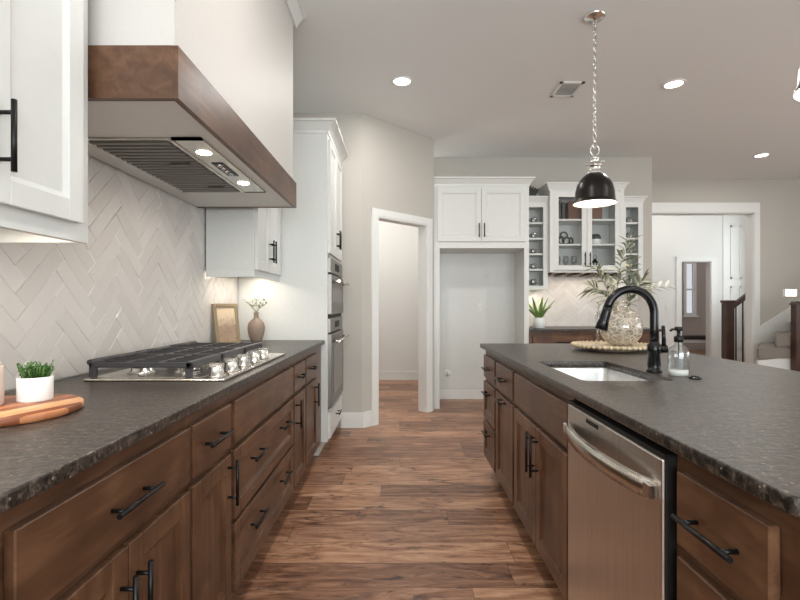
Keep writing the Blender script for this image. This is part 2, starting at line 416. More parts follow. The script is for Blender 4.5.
# herringbone tiling: real tiles with a slight tilt each
def clip(poly, f):
    out = []
    for i, p in enumerate(poly):
        q = poly[(i+1) % len(poly)]; a, c = f(p), f(q)
        if a >= 0: out.append(p)
        if a*c < 0:
            t = a/(a-c); out.append((p[0]+(q[0]-p[0])*t, p[1]+(q[1]-p[1])*t))
    return out
def herring(u0, u1, v0, v1, w, n, place, th=0.0035, tilt=0.004, origin=(0, 0)):
    bm = bm_(); s = math.sqrt(0.5); R = int((abs(u1-u0)+abs(v1-v0))/w) + 2*n
    rng = random.Random(5)
    for i in range(-R, R):
        for k in range(-R//(2*n)-1, R//(2*n)+2):
            for hv in (0, 1):
                if hv == 0: a, b_, c, d = i+2*n*k, i+2*n*k+n, i, i+1
                else: a, b_, c, d = i, i+1, i-2*n+1+2*n*k, i-n+1+2*n*k
                g = 0.0005/w
                q = [(a+g, c+g), (b_-g, c+g), (b_-g, d-g), (a+g, d-g)]
                q = [((p-r)*s*w + (u0+u1)/2 + origin[0], (p+r)*s*w + (v0+v1)/2 + origin[1]) for p, r in q]
                for f in (lambda p: p[0]-u0, lambda p: u1-p[0], lambda p: p[1]-v0, lambda p: v1-p[1]):
                    q = clip(q, f) if len(q) > 2 else q
                if len(q) < 3: continue
                cx = sum(p[0] for p in q)/len(q); cy = sum(p[1] for p in q)/len(q)
                ax, ay = rng.uniform(-1, 1)*tilt/w*0.5, rng.uniform(-1, 1)*tilt/w*0.5
                lo = [bm.verts.new(place(p[0], p[1], 0)) for p in q]
                def hi(p, k_, h):
                    L = math.hypot(p[0]-cx, p[1]-cy) or 1; m_ = max(0, 1-k_/L*1.4)
                    x, y = cx+(p[0]-cx)*m_, cy+(p[1]-cy)*m_
                    return bm.verts.new(place(x, y, h + max(-0.0018, min(0.0018, ax*(x-cx)+ay*(y-cy)))))
                md = [hi(p, 0.0, th-0.002) for p in q]; tp = [hi(p, 0.003, th) for p in q]
                m = len(q)
                for A, B in ((lo, md), (md, tp)):
                    for j in range(m): bm.faces.new((A[j], A[(j+1) % m], B[(j+1) % m], B[j]))
                bm.faces.new(tp)
    return bm
struct('grout_left', box(bm_(), XL, XL+0.002, -0.5, 3.755, 0.917, 1.83), M['grout']); struct('grout_bar', box(bm_(), 1.50, 3.0, YB-0.002, YB, 0.917, 1.60), M['grout'])
b = herring(-0.5, 3.755, 0.917, 1.83, 0.066, 4, lambda u, v, h: (XL+0.001+h, u, v))
struct('backsplash_left', b, M['tile'])
b = herring(1.50, 3.0, 0.917, 1.60, 0.05, 4, lambda u, v, h: (u, YB-0.001-h, v), th=0.005)
struct('backsplash_bar', b, M['tile'])

# ------------------------------------------------------------------ cabinet builders (local frame: x along the front, -y out of the front)
def handle(parent, kind, cx, cz, y=-0.02, L=0.16, mat=None):
    b = bm_(); h = L/2; o = 0.032
    if kind == 'h':
        tube(b, [(cx-h, y-o, cz), (cx+h, y-o, cz)], 0.006, 10)
        for s in (-1, 1): tube(b, [(cx+s*(h-0.028), y, cz), (cx+s*(h-0.028), y-o, cz)], 0.005, 8)
    else:
        tube(b, [(cx, y-o, cz-h), (cx, y-o, cz+h)], 0.006, 10)
        for s in (-1, 1): tube(b, [(cx, y, cz+s*(h-0.028)), (cx, y-o, cz+s*(h-0.028))], 0.005, 8)
    return obj('handle', b, mat or M['black'], parent)
def shaker(x0, x1, z0, z1, fw=0.058, th=0.02, rec=0.010):
    b = bm_(); e = 0.0018
    box(b, x0, x0+fw, -th, 0, z0, z1, e); box(b, x1-fw, x1, -th, 0, z0, z1, e)
    box(b, x0+fw, x1-fw, -th, 0, z0, z0+fw, e); box(b, x0+fw, x1-fw, -th, 0, z1-fw, z1, e)
    # sloped moulding and recessed panel
    g = 0.013; X0, X1, Z0, Z1 = x0+fw, x1-fw, z0+fw, z1-fw
    o_ = [b.verts.new((x, -th+0.003, z)) for x, z in ((X0, Z0), (X1, Z0), (X1, Z1), (X0, Z1))]
    i_ = [b.verts.new((x, -th+rec, z)) for x, z in ((X0+g, Z0+g), (X1-g, Z0+g), (X1-g, Z1-g), (X0+g, Z1-g))]
    for k in range(4): b.faces.new((o_[k], o_[(k+1) % 4], i_[(k+1) % 4], i_[k]))
    b.faces.new(i_)
    return b
def front(root, role, style, x0, x1, z0, z1, mat, hd=None):
    if style == 'slab': b = box(bm_(), x0, x1, -0.02, 0, z0, z1, 0.0025)
    else: b = shaker(x0, x1, z0, z1, 0.058 if min(x1-x0, z1-z0) > 0.2 else 0.04)
    d = obj(role, b, mat, root)
    for h in (hd or []): handle(d, *h)
    return d
def carcass(root, w, d, z0, z1, mat, open_top=False):
    b = bm_()
    if open_top:
        box(b, 0, 0.018, 0.0, d, z0, z1); box(b, w-0.018, w, 0.0, d, z0, z1); box(b, 0.018, w-0.018, d-0.018, d, z0, z1)
        box(b, 0.018, w-0.018, 0, d-0.018, z0, z0+0.018); box(b, 0.018, w-0.018, 0, 0.016, z0+0.018, z1)
    else: box(b, 0, w, 0, d, z0, z1, 0.001)
    return obj('carcass', b, mat, root)
def base_unit(label, loc, rz, w, fronts, d=0.62, open_top=False, group=None):
    t = thing('base_cabinet', label, 'cabinet', loc, rz, group)
    carcass(t, w, d, 0.105, 0.885, M['wood'], open_top)
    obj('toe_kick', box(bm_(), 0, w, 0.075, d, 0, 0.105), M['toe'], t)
    for f in fronts:
        role, style, x0, x1, z0, z1, hd = f
        front(t, role, style, x0, x1, z0, z1, M['wood'] if style == 'slab' or role == 'drawer' else M['woodv'], hd)
    return t
ZT0, ZT1, ZB0, ZB1, ZM = 0.688, 0.843, 0.140, 0.662, 0.400
XF = -0.625       # face-frame plane of the left run
# left run: local x -> +Y
def left_unit(label, y0, y1, fr): return base_unit(label, (XF, y0, 0), PI/2, y1-y0, fr, d=0.655)
left_unit('stained wood base cabinet with wide drawer over two doors beneath the round board', 0.73, 1.380,
    [('drawer', 'slab', 0.017, 0.642, ZT0, ZT1, [('h', 0.33, 0.765, -0.02, 0.18)]),
     ('door', 'shaker', 0.017, 0.329, ZB0, ZB1, [('v', 0.300, 0.53)]), ('door', 'shaker', 0.333, 0.642, ZB0, ZB1, [('v', 0.362, 0.53)])])
left_unit('narrow stained base cabinet with one drawer and one door before the cooktop drawers', 1.380, 1.728,
    [('drawer', 'slab', 0.012, 0.326, ZT0, ZT1, [('h', 0.16, 0.765, -0.02, 0.18)]),
     ('door', 'shaker', 0.012, 0.326, ZB0, ZB1, [('v', 0.295, 0.57)])])
left_unit('widest stained base cabinet of long drawers directly under the gas cooktop', 1.728, 2.712,
    [('drawer', 'slab', 0.016, 0.972, ZT0, ZT1, None)] +
    [('drawer', 'shaker', 0.016, 0.972, a, c, [('h', 0.26, (a+c)/2+0.04, -0.02, 0.18), ('h', 0.73, (a+c)/2+0.04, -0.02, 0.18)]) for a, c in ((ZM+0.008, ZB1), (ZB0, ZM-0.008))])
left_unit('slim stained base cabinet just past the cooktop drawers', 2.712, 3.055,
    [('drawer', 'slab', 0.016, 0.331, ZT0, ZT1, [('h', 0.17, 0.765)]),
     ('door', 'shaker', 0.016, 0.331, ZB0, ZB1, [('v', 0.046, 0.56)])])
left_unit('last stained base cabinet of the left run, against the white oven tower', 3.055, 3.757,
    [('drawer', 'slab', 0.016, 0.42, ZT0, ZT1, [('h', 0.2, 0.765)]),
     ('door', 'shaker', 0.016, 0.42, ZB0, ZB1, [('v', 0.30, 0.56)])])
t = base_unit('stained base cabinet at the near end of the left run below the frame edge', (XF, -0.5, 0), PI/2, 1.23,
    [('drawer', 'slab', 0.016, 1.214, ZT0, ZT1, None), ('door', 'shaker', 0.016, 0.613, ZB0, ZB1, None), ('door', 'shaker', 0.617, 1.214, ZB0, ZB1, None)], d=0.655)
ct = obj('countertop', box(bm_(), XL+0.012, -0.594, -0.52, 3.758, 0.885, 0.915, 0.004, 2), M['granite'])
tag(ct, 'long dark granite countertop along the left wall carrying the gas cooktop', 'countertop')

# ------------------------------------------------------------------ island: local x -> -Y
XI = 0.612
def isl(label, y0, y1, fr, open_top=False): return base_unit(label, (XI, y1, 0), -PI/2, y1-y0, fr, d=0.565, open_top=open_top)
ZTH = 0.765
isl('narrow stained three drawer cabinet at the far end of the island', 2.955, 3.395,
    [('drawer', 'slab', 0.03, 0.415, ZT0, ZT1, [('h', 0.22, ZTH)]),
     ('drawer', 'shaker', 0.03, 0.415, ZM+0.008, ZB1, [('h', 0.22, 0.60)]), ('drawer', 'shaker', 0.03, 0.415, ZB0, ZM-0.008, [('h', 0.22, 0.33)])])
isl('stained island cabinet with drawer over a pull-out door with a horizontal handle', 2.485, 2.955,
    [('drawer', 'slab', 0.02, 0.455, ZT0, ZT1, [('h', 0.235, ZTH)]), ('door', 'shaker', 0.02, 0.455, ZB0, ZB1, [('h', 0.235, 0.640)])])
isl('stained island sink cabinet with a blank front over two doors', 1.670, 2.485,
    [('drawer', 'slab', 0.02, 0.80, ZT0, ZT1, None),
     ('door', 'shaker', 0.02, 0.408, ZB0, ZB1, [('v', 0.378, 0.545, -0.02, 0.18)]), ('door', 'shaker', 0.412, 0.80, ZB0, ZB1, [('v', 0.442, 0.545, -0.02, 0.18)])], open_top=True)
isl('stained island drawer cabinet at the near end, right of the dishwasher', 0.722, 1.050,
    [('drawer', 'slab', 0.032, 0.288, ZT0, ZT1, [('h', 0.16, ZTH, -0.02, 0.168)]),
     ('drawer', 'slab', 0.032, 0.288, ZM+0.008, ZB1, [('h', 0.16, 0.56, -0.02, 0.168)]), ('drawer', 'slab', 0.032, 0.288, ZB0, ZM-0.008, [('h', 0.16, 0.29, -0.02, 0.168)])])
b = bm_(); box(b, 1.18, 1.30, 0.722, 3.395, 0, 0.885)
for y in (0.80, 1.66, 2.52):
    for q in ((y, y+0.06, 0.12, 0.82), (y+0.74, y+0.80, 0.12, 0.82)): box(b, 1.30, 1.315, q[0], q[1], q[2], q[3])
    for q in ((y, y+0.80, 0.82, 0.88), (y, y+0.80, 0.04, 0.12)): box(b, 1.30, 1.315, q[0], q[1], q[2], q[3])
tag(obj('island_back_panel', b, M['woodv']), 'stained panelled back of the island on its seating side', 'panel')
SX0, SX1, SY0, SY1 = 0.679, 1.030, 1.760, 2.375
outer = [(0.582, 3.43), (1.686, 3.43), (1.686, 0.70)] + [(0.582+0.014, 0.70), (0.582+0.004, 0.704), (0.582, 0.714)]
ic = slab('countertop', outer, list(reversed(rrect(SX0, SX1, SY0, SY1, 0.035))), 0.885, 0.915, M['granite'])
tag(ic, 'dark granite island countertop with the sink cut-out', 'countertop')
# undermount sink
b = bm_(); loops = []
for grow, z in ((0.020, 0.8845), (0.004, 0.8845), (0.0, 0.876), (-0.004, 0.72), (-0.022, 0.690), (-0.10, 0.684)):
    r = max(0.012, 0.035+grow)
    loops.append([b.verts.new((p[0], p[1], z)) for p in rrect(SX0-grow, SX1+grow, SY0-grow, SY1+grow, r)])
for A, B in zip(loops, loops[1:]):
    n = len(A)
    for k in range(n):
        f = b.faces.new((A[k], A[(k+1) % n], B[(k+1) % n], B[k])); f.smooth = True
b.faces.new(loops[-1])
t = thing('kitchen_sink', 'stainless undermount sink set into the island countertop', 'sink', (0, 0, 0))
o = obj('basin', b, M['sink'], t)
obj('drain', lathe(bm_(), [(0.0, 0.006), (0.03, 0.006), (0.045, 0.002), (0.045, 0.0)], (0.855, 2.07, 0.684), 24), M['chrome'], t)

# dishwasher (local x -> -Y), 0.60 wide
t = thing('dishwasher', 'stainless steel dishwasher with a bowed handle built into the island', 'dishwasher', (0.612, 1.664, 0), -PI/2)
obj('tub', box(bm_(), 0.004, 0.606, 0.01, 0.56, 0.11, 0.868), M['dark'], t)
d = obj('door', box(bm_(), 0.004, 0.602, -0.026, 0.01, 0.125, 0.852, 0.004, 2), M['steel'], t)
obj('door_edge', box(bm_(), 0.004, 0.606, -0.022, 0.012, 0.852, 0.864), M['dark'], t)
obj('side_gasket', box(bm_(), 0.602, 0.612, -0.020, 0.014, 0.125, 0.862), M['dark'], t)
obj('control_strip', box(bm_(), 0.17, 0.26, -0.0275, -0.024, 0.828, 0.840), M['dark'], d)
b = bm_()
n = 18; pts = [(0.03 + 0.54*i/n, -0.030 - 0.040*math.sin(PI*i/n)**0.6, 0.772) for i in range(n+1)]
prev = None
for p in pts:   # a flat bowed bar
    ring = [b.verts.new((p[0], p[1]+dy, p[2]+dz)) for dy, dz in ((-0.006, -0.023), (-0.009, 0), (-0.006, 0.023), (0.006, 0.023), (0.006, -0.023))]
    if prev:
        for k in range(5): f = b.faces.new((prev[k], prev[(k+1) % 5], ring[(k+1) % 5], ring[k])); f.smooth = k < 2
    else: b.faces.new(ring)
    prev = ring
b.faces.new(prev)
for x in (0.012, 0.552): box(b, x, x+0.034, -0.046, -0.024, 0.754, 0.790, 0.004)
obj('handle', b, M['steelh'], d)
obj('toe_panel', box(bm_(), 0.004, 0.606, 0.05, 0.07, 0.0, 0.11), M['dark'], t)

# ------------------------------------------------------------------ gas cooktop
CX0, CX1, CY0, CY1, CZ = -1.158, -0.641, 1.735, 2.662, 0.915
t = thing('gas_cooktop', 'stainless five burner gas cooktop with black iron grates on the left counter', 'cooktop', (0, 0, CZ))
b = box(bm_(), CX0, CX1, CY0, CY1, 0, 0.011, 0.004, 2); box(b, CX0+0.03, CX1-0.10, CY0+0.03, CY1-0.03, 0.011, 0.0125)
obj('tray', b, M['steelh'], t)
GX0, GX1 = CX0+0.012, -0.768
gl = (CY1-CY0-0.02)/3
for k in range(3):
    y0 = CY0+0.01+k*gl+0.002; y1 = y0+gl-0.004; b = bm_(); zt = 0.070; th = 0.014
    def bar(x0, x1, yy0, yy1, z0=zt-0.020, z1=zt): box(b, x0, x1, yy0, yy1, z0, z1, 0.003)
    bar(GX0, GX1, y0, y0+th); bar(GX0, GX1, y1-th, y1); bar(GX0, GX0+th, y0, y1); bar(GX1-0.022, GX1, y0, y1, zt-0.026, zt+0.002)
    for x in (GX0+0.125, GX0+0.245): bar(x, x+0.010, y0, y1, zt-0.014)
    for f_ in (0.27, 0.5, 0.73): bar(GX0, GX1, y0+f_*gl-0.005, y0+f_*gl+0.005, zt-0.014)
    for x in (GX0, GX1-0.024):
        for y in (y0, y1-0.02): box(b, x, x+0.024, y, y+0.02, 0.0125, zt-0.015, 0.003)
    # curled-up back lip
    tube(b, [(GX0+0.004, y0, zt), (GX0+0.004, y1, zt)], 0.011, 8)
    obj('grate', b, M['iron'], t)
for x, y, r in ((-1.03, 1.90, 0.042), (-0.85, 1.90, 0.036), (-0.94, 2.198, 0.058), (-1.03, 2.50, 0.036), (-0.85, 2.50, 0.046)):
    bu = obj('burner', lathe(bm_(), [(0, 0.011), (r+0.012, 0.0125), (r+0.012, 0.018), (r, 0.022), (r*0.96, 0.032), (0, 0.032)], (x, y, 0), 24), M['chrome'], t)
    obj('burner_cap', lathe(bm_(), [(0, 0.032), (r*0.9, 0.032), (r*0.9, 0.040), (r*0.6, 0.043), (0, 0.043)], (x, y, 0), 24), M['iron'], bu)
for y in (1.80, 1.955, 2.11, 2.265, 2.41):
    b = lathe(bm_(), [(0, 0.011), (0.034, 0.0115), (0.034, 0.016), (0.027, 0.018), (0.025, 0.046), (0.022, 0.052), (0, 0.052)], (-0.695, y, 0), 20)
    box(b, -0.695-0.027, -0.695+0.027, y-0.007, y+0.007, 0.042, 0.062, 0.002)
    obj('knob', b, M['chrome'], t)

# ------------------------------------------------------------------ range hood
HX, HY0, HY1, HZ0, HZ1 = -0.654, 1.40, 3.00, 1.806, 1.963
t = thing('range_hood', 'white chimney range hood with dark wood band over the cooktop', 'range hood', (0, 0, 0))
obj('chimney', box(bm_(), XL+0.012, HX-0.018, HY0+0.016, HY1-0.016, HZ1-0.10, ZC-0.001), M['hoodpaint'], t)
b = bm_(); box(b, HX-0.02, HX, HY0, HY1, HZ0, HZ1, 0.001); box(b, XL+0.012, HX-0.0195, HY0, HY0+0.02, HZ0+0.0003, HZ1-0.0003); box(b, XL+0.012, HX-0.0195, HY1-0.02, HY1, HZ0+0.0003, HZ1-0.0003)
obj('wood_band', b, M['hoodwood'], t)
obj('soffit', box(bm_(), XL+0.012, HX-0.02, HY0+0.02, HY1-0.02, HZ0+0.004, HZ0+0.02), M['white'], t)
b = bm_()
prof = [(0.0, -0.085), (0.012, -0.085), (0.018, -0.06), (0.05, -0.02), (0.066, -0.014), (0.066, 0.0), (0.0, 0.0)]
prism(b, [(HX-0.018+p, ZC-0.001+q) for p, q in prof], HY0-0.05, HY1+0.05, 'y')
for s, ye in ((-1, HY0+0.016), (1, HY1-0.016)):
    prism(b, [(ye+s*p, ZC-0.001+q) for p, q in prof], XL+0.012, HX-0.02, 'x')
obj('crown', b, M['white'], t)
# stainless insert with baffles
ix0, ix1, iy0, iy1 = -1.174, -0.727, 1.734, 2.572
b = bm_(); z0, z1 = HZ0-0.003, HZ0+0.004
box(b, ix0, ix1, iy0, iy0+0.02, z0, z1); box(b, ix0, ix1, iy1-0.02, iy1, z0, z1); box(b, ix0, ix0+0.02, iy0, iy1, z0, z1); box(b, ix1-0.11, ix1, iy0, iy1, z0, z1); box(b, ix1-0.125, ix1-0.108, iy0+0.01, iy1-0.01, z0-0.004, z1, 0.002)
ins = obj('filter_insert', b, M['steelh'], t)
for k in range(2):
    b = bm_(); ya = iy0+0.02 + k*(iy1-iy0-0.04)/2; yb_ = ya+(iy1-iy0-0.04)/2-0.004
    box(b, ix0+0.02, ix1-0.125, ya, yb_, z1-0.004, z1-0.001)
    nb = 10
    for j in range(nb):
        yy = ya+(j+0.5)*(yb_-ya)/nb
        prism(b, [(yy-0.013, z1-0.004), (yy-0.009, z1-0.013), (yy+0.009, z1-0.013), (yy+0.010, z1-0.004)], ix0+0.022, ix1-0.13, 'x')
    box(b, ix0+0.20, ix0+0.28, (ya+yb_)/2+0.06, (ya+yb_)/2+0.075, z1-0.022, z1-0.013)
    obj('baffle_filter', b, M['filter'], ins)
for y in (1.895, 2.372):
    obj('hood_lamp', lathe(bm_(), [(0, -0.003), (0.026, -0.003), (0.030, 0.0)], (ix1-0.055, y, z0), 20), M['lamp'], ins)
    l = area('hood_lamp_light', (ix1-0.055, y, z0-0.012), (0, 0, 0), 0.05, 0.05, 1.6, WARM, ins)
b = bm_(); box(b, ix1-0.08, ix1-0.03, 2.03, 2.23, z0-0.003, z0, 0.001)
pn = obj('control_panel', b, M['black'], ins)
for k in range(4): obj('button', lathe(bm_(), [(0, -0.006), (0.009, -0.006), (0.010, 0)], (ix1-0.055, 2.06+k*0.046, z0-0.003), 12), M['chrome'], pn)

# ------------------------------------------------------------------ wall cabinets on the left wall (local x -> +Y)
def crown_profile(h=0.09, p=0.055): return [(0, 0), (0.008, 0), (0.012, 0.02*h/0.09), (p*0.75, h*0.78), (p, h*0.82), (p, h), (0, h)]
t = thing('wall_cabinet', 'white wall cabinet at the upper left corner, before the range hood', 'cabinet', (-0.905, 0.72, 0), PI/2)
w = 0.658
carcass(t, w, 0.368, 1.43, 2.75, M['white'])
b = bm_(); box(b, 0, w, 0.0, 0.02, 1.376, 1.43); box(b, 0, 0.018, 0.02, 0.368, 1.376, 1.43); box(b, w-0.018, w, 0.02, 0.368, 1.376, 1.43)
obj('light_rail', b, M['white'], t)
front(t, 'door', 'shaker', 0.012, 0.298, 1.425, 2.70, M['white'], [('v', 0.270, 1.572)])
front(t, 'door', 'shaker', 0.302, 0.610, 1.425, 2.70, M['white'], [('v', 0.330, 1.572)])
ul = obj('under_cabinet_lamp', box(bm_(), 0.05, w-0.08, 0.10, 0.13, 1.418, 1.43), M['soft'], t)
area('under_cabinet_light', (w/2, 0.115, 1.412), (0, 0, 0), w-0.2, 0.03, 2.2, WARM, t)
prism(bm := bm_(), [(-p, 2.75+q) for p, q in crown_profile()], -0.0, w+0.05, 'x'); obj('crown', bm, M['white'], t)

t = thing('wall_cabinet', 'white wall cabinet between the range hood and the oven tower', 'cabinet', (-0.955, 3.112, 0), PI/2)
w = 3.757-3.112
carcass(t, w, 0.316, 1.43, 2.44, M['white'])
b = bm_(); box(b, 0, w, 0.0, 0.02, 1.378, 1.43); box(b, 0, 0.018, 0.02, 0.316, 1.378, 1.43)
obj('light_rail', b, M['white'], t)
front(t, 'door', 'shaker', 0.014, 0.320, 1.425, 2.41, M['white'], [('v', 0.292, 1.575)])
front(t, 'door', 'shaker', 0.324, 0.632, 1.425, 2.41, M['white'], [('v', 0.352, 1.575)])
obj('under_cabinet_lamp', box(bm_(), 0.05, w-0.05, 0.12, 0.15, 1.418, 1.43), M['soft'], t)
area('under_cabinet_light', (w/2, 0.135, 1.412), (0, 0, 0), w-0.1, 0.03, 1.7, WARM, t)
prism(bm := bm_(), [(-p, 2.44+q) for p, q in crown_profile()], 0.0, w, 'x'); obj('crown', bm, M['white'], t)

# ------------------------------------------------------------------ oven tower (local x -> +Y)
t = thing('oven_tower', 'tall white cabinet tower holding the wall ovens at the end of the left run', 'cabinet', (-0.575, 3.76, 0), PI/2)
w = 0.83
b = bm_(); box(b, 0, w, 0, 0.022, 0.105, 0.345); box(b, 0, w, 0, 0.022, 1.585, 2.55); box(b, 0, 0.028, 0, 0.022, 0.345, 1.585); box(b, w-0.028, w, 0, 0.022, 0.345, 1.585)
box(b, 0, 0.02, 0.022, 0.705, 0.105, 2.55); box(b, w-0.02, w, 0.022, 0.705, 0.105, 2.55); box(b, 0.02, w-0.02, 0.685, 0.705, 0.105, 2.55)
box(b, 0.02, w-0.02, 0.022, 0.685, 2.53, 2.55); box(b, 0.02, w-0.02, 0.022, 0.685, 0.325, 0.345); box(b, 0.02, w-0.02, 0.022, 0.685, 1.585, 1.605)
obj('carcass', b, M['white'], t)
obj('toe_kick', box(bm_(), 0, w, 0.07, 0.705, 0, 0.105), M['white'], t)
front(t, 'door', 'shaker', 0.03, 0.412, 1.605, 2.515, M['white'], [('v', 0.384, 1.76)])
front(t, 'door', 'shaker', 0.418, 0.80, 1.605, 2.515, M['white'], [('v', 0.446, 1.76)])
front(t, 'drawer', 'slab', 0.03, 0.80, 0.125, 0.33, M['white'], [('h', 0.415, 0.25)])
cp = crown_profile(0.095, 0.075)
bm2 = bm_()
A = [bm2.verts.new((-p, -p, 2.55+q)) for p, q in cp]; B = [bm2.verts.new((w, -p, 2.55+q)) for p, q in cp]; Cc = [bm2.verts.new((-p, 0.705, 2.55+q)) for p, q in cp]
n = len(cp)
for X_, Y_ in ((A, B), (A, Cc)):
    for k in range(n): bm2.faces.new((X_[k], X_[(k+1) % n], Y_[(k+1) % n], Y_[k]))
bm2.faces.new(B); bm2.faces.new(Cc)
obj('crown', bm2, M['white'], t)

t = thing('wall_oven', 'stainless double wall oven built into the white tower', 'oven', (-0.575, 3.76, 0), PI/2)
obj('body', box(bm_(), 0.03, 0.80, 0.024, 0.60, 0.347, 1.583), M['dark'], t)
def oven(zp0, zp1, zd0, zd1, hz):
    p = obj('control_panel', box(bm_(), 0.03, 0.80, -0.022, 0.022, zp0, zp1, 0.003), M['ovensteel'], t)
    obj('display', box(bm_(), 0.28, 0.55, -0.024, -0.022, zp0+0.03, zp1-0.03), M['dark'], p)
    d = obj('door', box(bm_(), 0.03, 0.80, -0.030, 0.022, zd0, zd1, 0.004), M['ovensteel'], t)
    obj('window', box(bm_(), 0.13, 0.70, -0.032, -0.030, zd0+0.09, zd1-0.11), M['ovenglass'], d)
    b = bm_(); tube(b, [(0.07, -0.085, hz), (0.76, -0.085, hz)], 0.012, 14)
    for x in (0.10, 0.73): tube(b, [(x, -0.03, hz), (x, -0.085, hz)], 0.010, 10)
    obj('handle', b, M['chrome'], d)
M['ovensteel'] = steel('oven_stainless', (150, 147, 143), 0.36, (260, 260, 3))
M['ovenglass'] = plain('dark_oven_glass', (70, 68, 66), 0.06, 0.0, spec=0.9)
oven(1.452, 1.575, 1.115, 1.440, 1.385)
oven(0.970, 1.085, 0.370, 0.960, 0.900)
obj('vent_gap', box(bm_(), 0.03, 0.80, -0.01, 0.022, 1.085, 1.115), M['dark'], t)

# ------------------------------------------------------------------ refrigerator alcove cabinet (faces the camera)
FX0, FX1, FY = 0.382, 1.478, 5.44
t = thing('refrigerator_surround', 'white surround with two upper doors around the empty refrigerator alcove', 'cabinet', (FX0, FY, 0))
w = FX1-FX0; dp = YB-FY-0.002
b = bm_(); box(b, 0, 0.072, 0, 0.02, 0, 1.84); box(b, 0.003, 0.025, 0.02, dp, 0, 1.84)
obj('side_panel', b, M['white'], t)
b = bm_(); box(b, w-0.055, w, 0, 0.02, 0, 1.84); box(b, w-0.025, w, 0.02, dp, 0, 1.84)
obj('side_panel', b, M['white'], t)
obj('upper_box', box(bm_(), 0, w, 0, dp, 1.84, 2.55), M['white'], t)
front(t, 'door', 'shaker', 0.045, 0.546, 1.915, 2.525, M['white'], [('v', 0.518, 2.04)])
front(t, 'door', 'shaker', 0.550, w-0.045, 1.915, 2.525, M['white'], [('v', 0.578, 2.04)])
bm2 = bm_(); cp = crown_profile(0.094, 0.06)
A = [bm2.verts.new((-p, -p, 2.55+q)) for p, q in cp]; B = [bm2.verts.new((w+p, -p, 2.55+q)) for p, q in cp]
A2 = [bm2.verts.new((-p, 0.12, 2.55+q)) for p, q in cp]; B2 = [bm2.verts.new((w+p, dp, 2.55+q)) for p, q in cp]
for X_, Y_ in ((A2, A), (A, B), (B, B2)):
    for k in range(len(cp)): bm2.faces.new((X_[k], X_[(k+1) % len(cp)], Y_[(k+1) % len(cp)], Y_[k]))
bm2.faces.new(A2); bm2.faces.new(B2); obj('crown', bm2, M['white'], t)
obj('back_panel', box(bm_(), 0.026, w-0.026, dp-0.004, dp, 0.135, 1.838), M['white'], t)
b = lathe(bm_(), [(0, -0.006), (0.046, -0.006), (0.05, 0)], (0, 0, 0), 24, axis='y')
t = thing('water_supply_box', 'round white water valve plate low on the alcove wall', 'valve', (0.597, YB-0.006, 0.325))
obj('plate', b, M['trim'], t); obj('valve', tube(bm_(), [(0, -0.006, 0), (0, -0.03, 0), (0.0, -0.03, -0.03)], 0.012, 10), M['chrome'], t)
def plate(name, label, cat, x, y, z, w=0.075, h=0.118, kind='outlet'):
    t = thing(name, label, cat, (x, y, z))
    obj('cover', box(bm_(), -w/2, w/2, -0.006, 0, -h/2, h/2, 0.002), M['trim'], t)
    if kind == 'outlet':
        for dz in (-0.022, 0.022): obj('socket', lathe(bm_(), [(0, -0.003), (0.014, -0.003), (0.016, 0)], (0, -0.006, dz), 16, axis='y'), M['ceramic'], t)
    else: obj('rocker', box(bm_(), -0.016, 0.016, -0.010, -0.006, -0.032, 0.032, 0.001), M['ceramic'], t)
plate('wall_outlet', 'white wall outlet on the middle of the alcove back wall', 'outlet', 1.0, YB-0.006, 1.15)
plate('light_switch', 'white light switch on the pale hall wall left of the den door', 'switch', 5.29, YH, 1.145, kind='switch')

# ------------------------------------------------------------------ bar: base, counter, uppers
BX0, BX1, BY = 1.48, 2.96, 5.42
def bar_unit(label, x0, x1, nd):
    t = thing('base_cabinet', label, 'cabinet', (x0, BY, 0)); w = x1-x0
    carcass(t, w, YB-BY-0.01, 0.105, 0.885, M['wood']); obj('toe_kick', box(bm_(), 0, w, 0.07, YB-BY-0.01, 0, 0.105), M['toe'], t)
    front(t, 'drawer', 'slab', 0.03, w-0.03, ZT0, ZT1, M['wood'], [('h', w/2, ZTH)])
    for k in range(nd):
        a = 0.03+k*(w-0.06)/nd; c = a+(w-0.06)/nd-0.004
        front(t, 'door', 'shaker', a, c, ZB0, ZB1, M['woodv'], [('v', c-0.03 if k == 0 else a+0.03, 0.55)])
bar_unit('stained bar base cabinet beside the refrigerator alcove, under the spiky plant', BX0, 2.22, 2)
bar_unit('stained bar base cabinet behind the glass vase', 2.22, BX1, 2)
tag(obj('countertop', box(bm_(), BX0, BX1+0.02, BY-0.03, YB-0.007, 0.885, 0.915, 0.003), M['granite']), 'dark bar countertop on the far wall right of the refrigerator alcove', 'countertop')

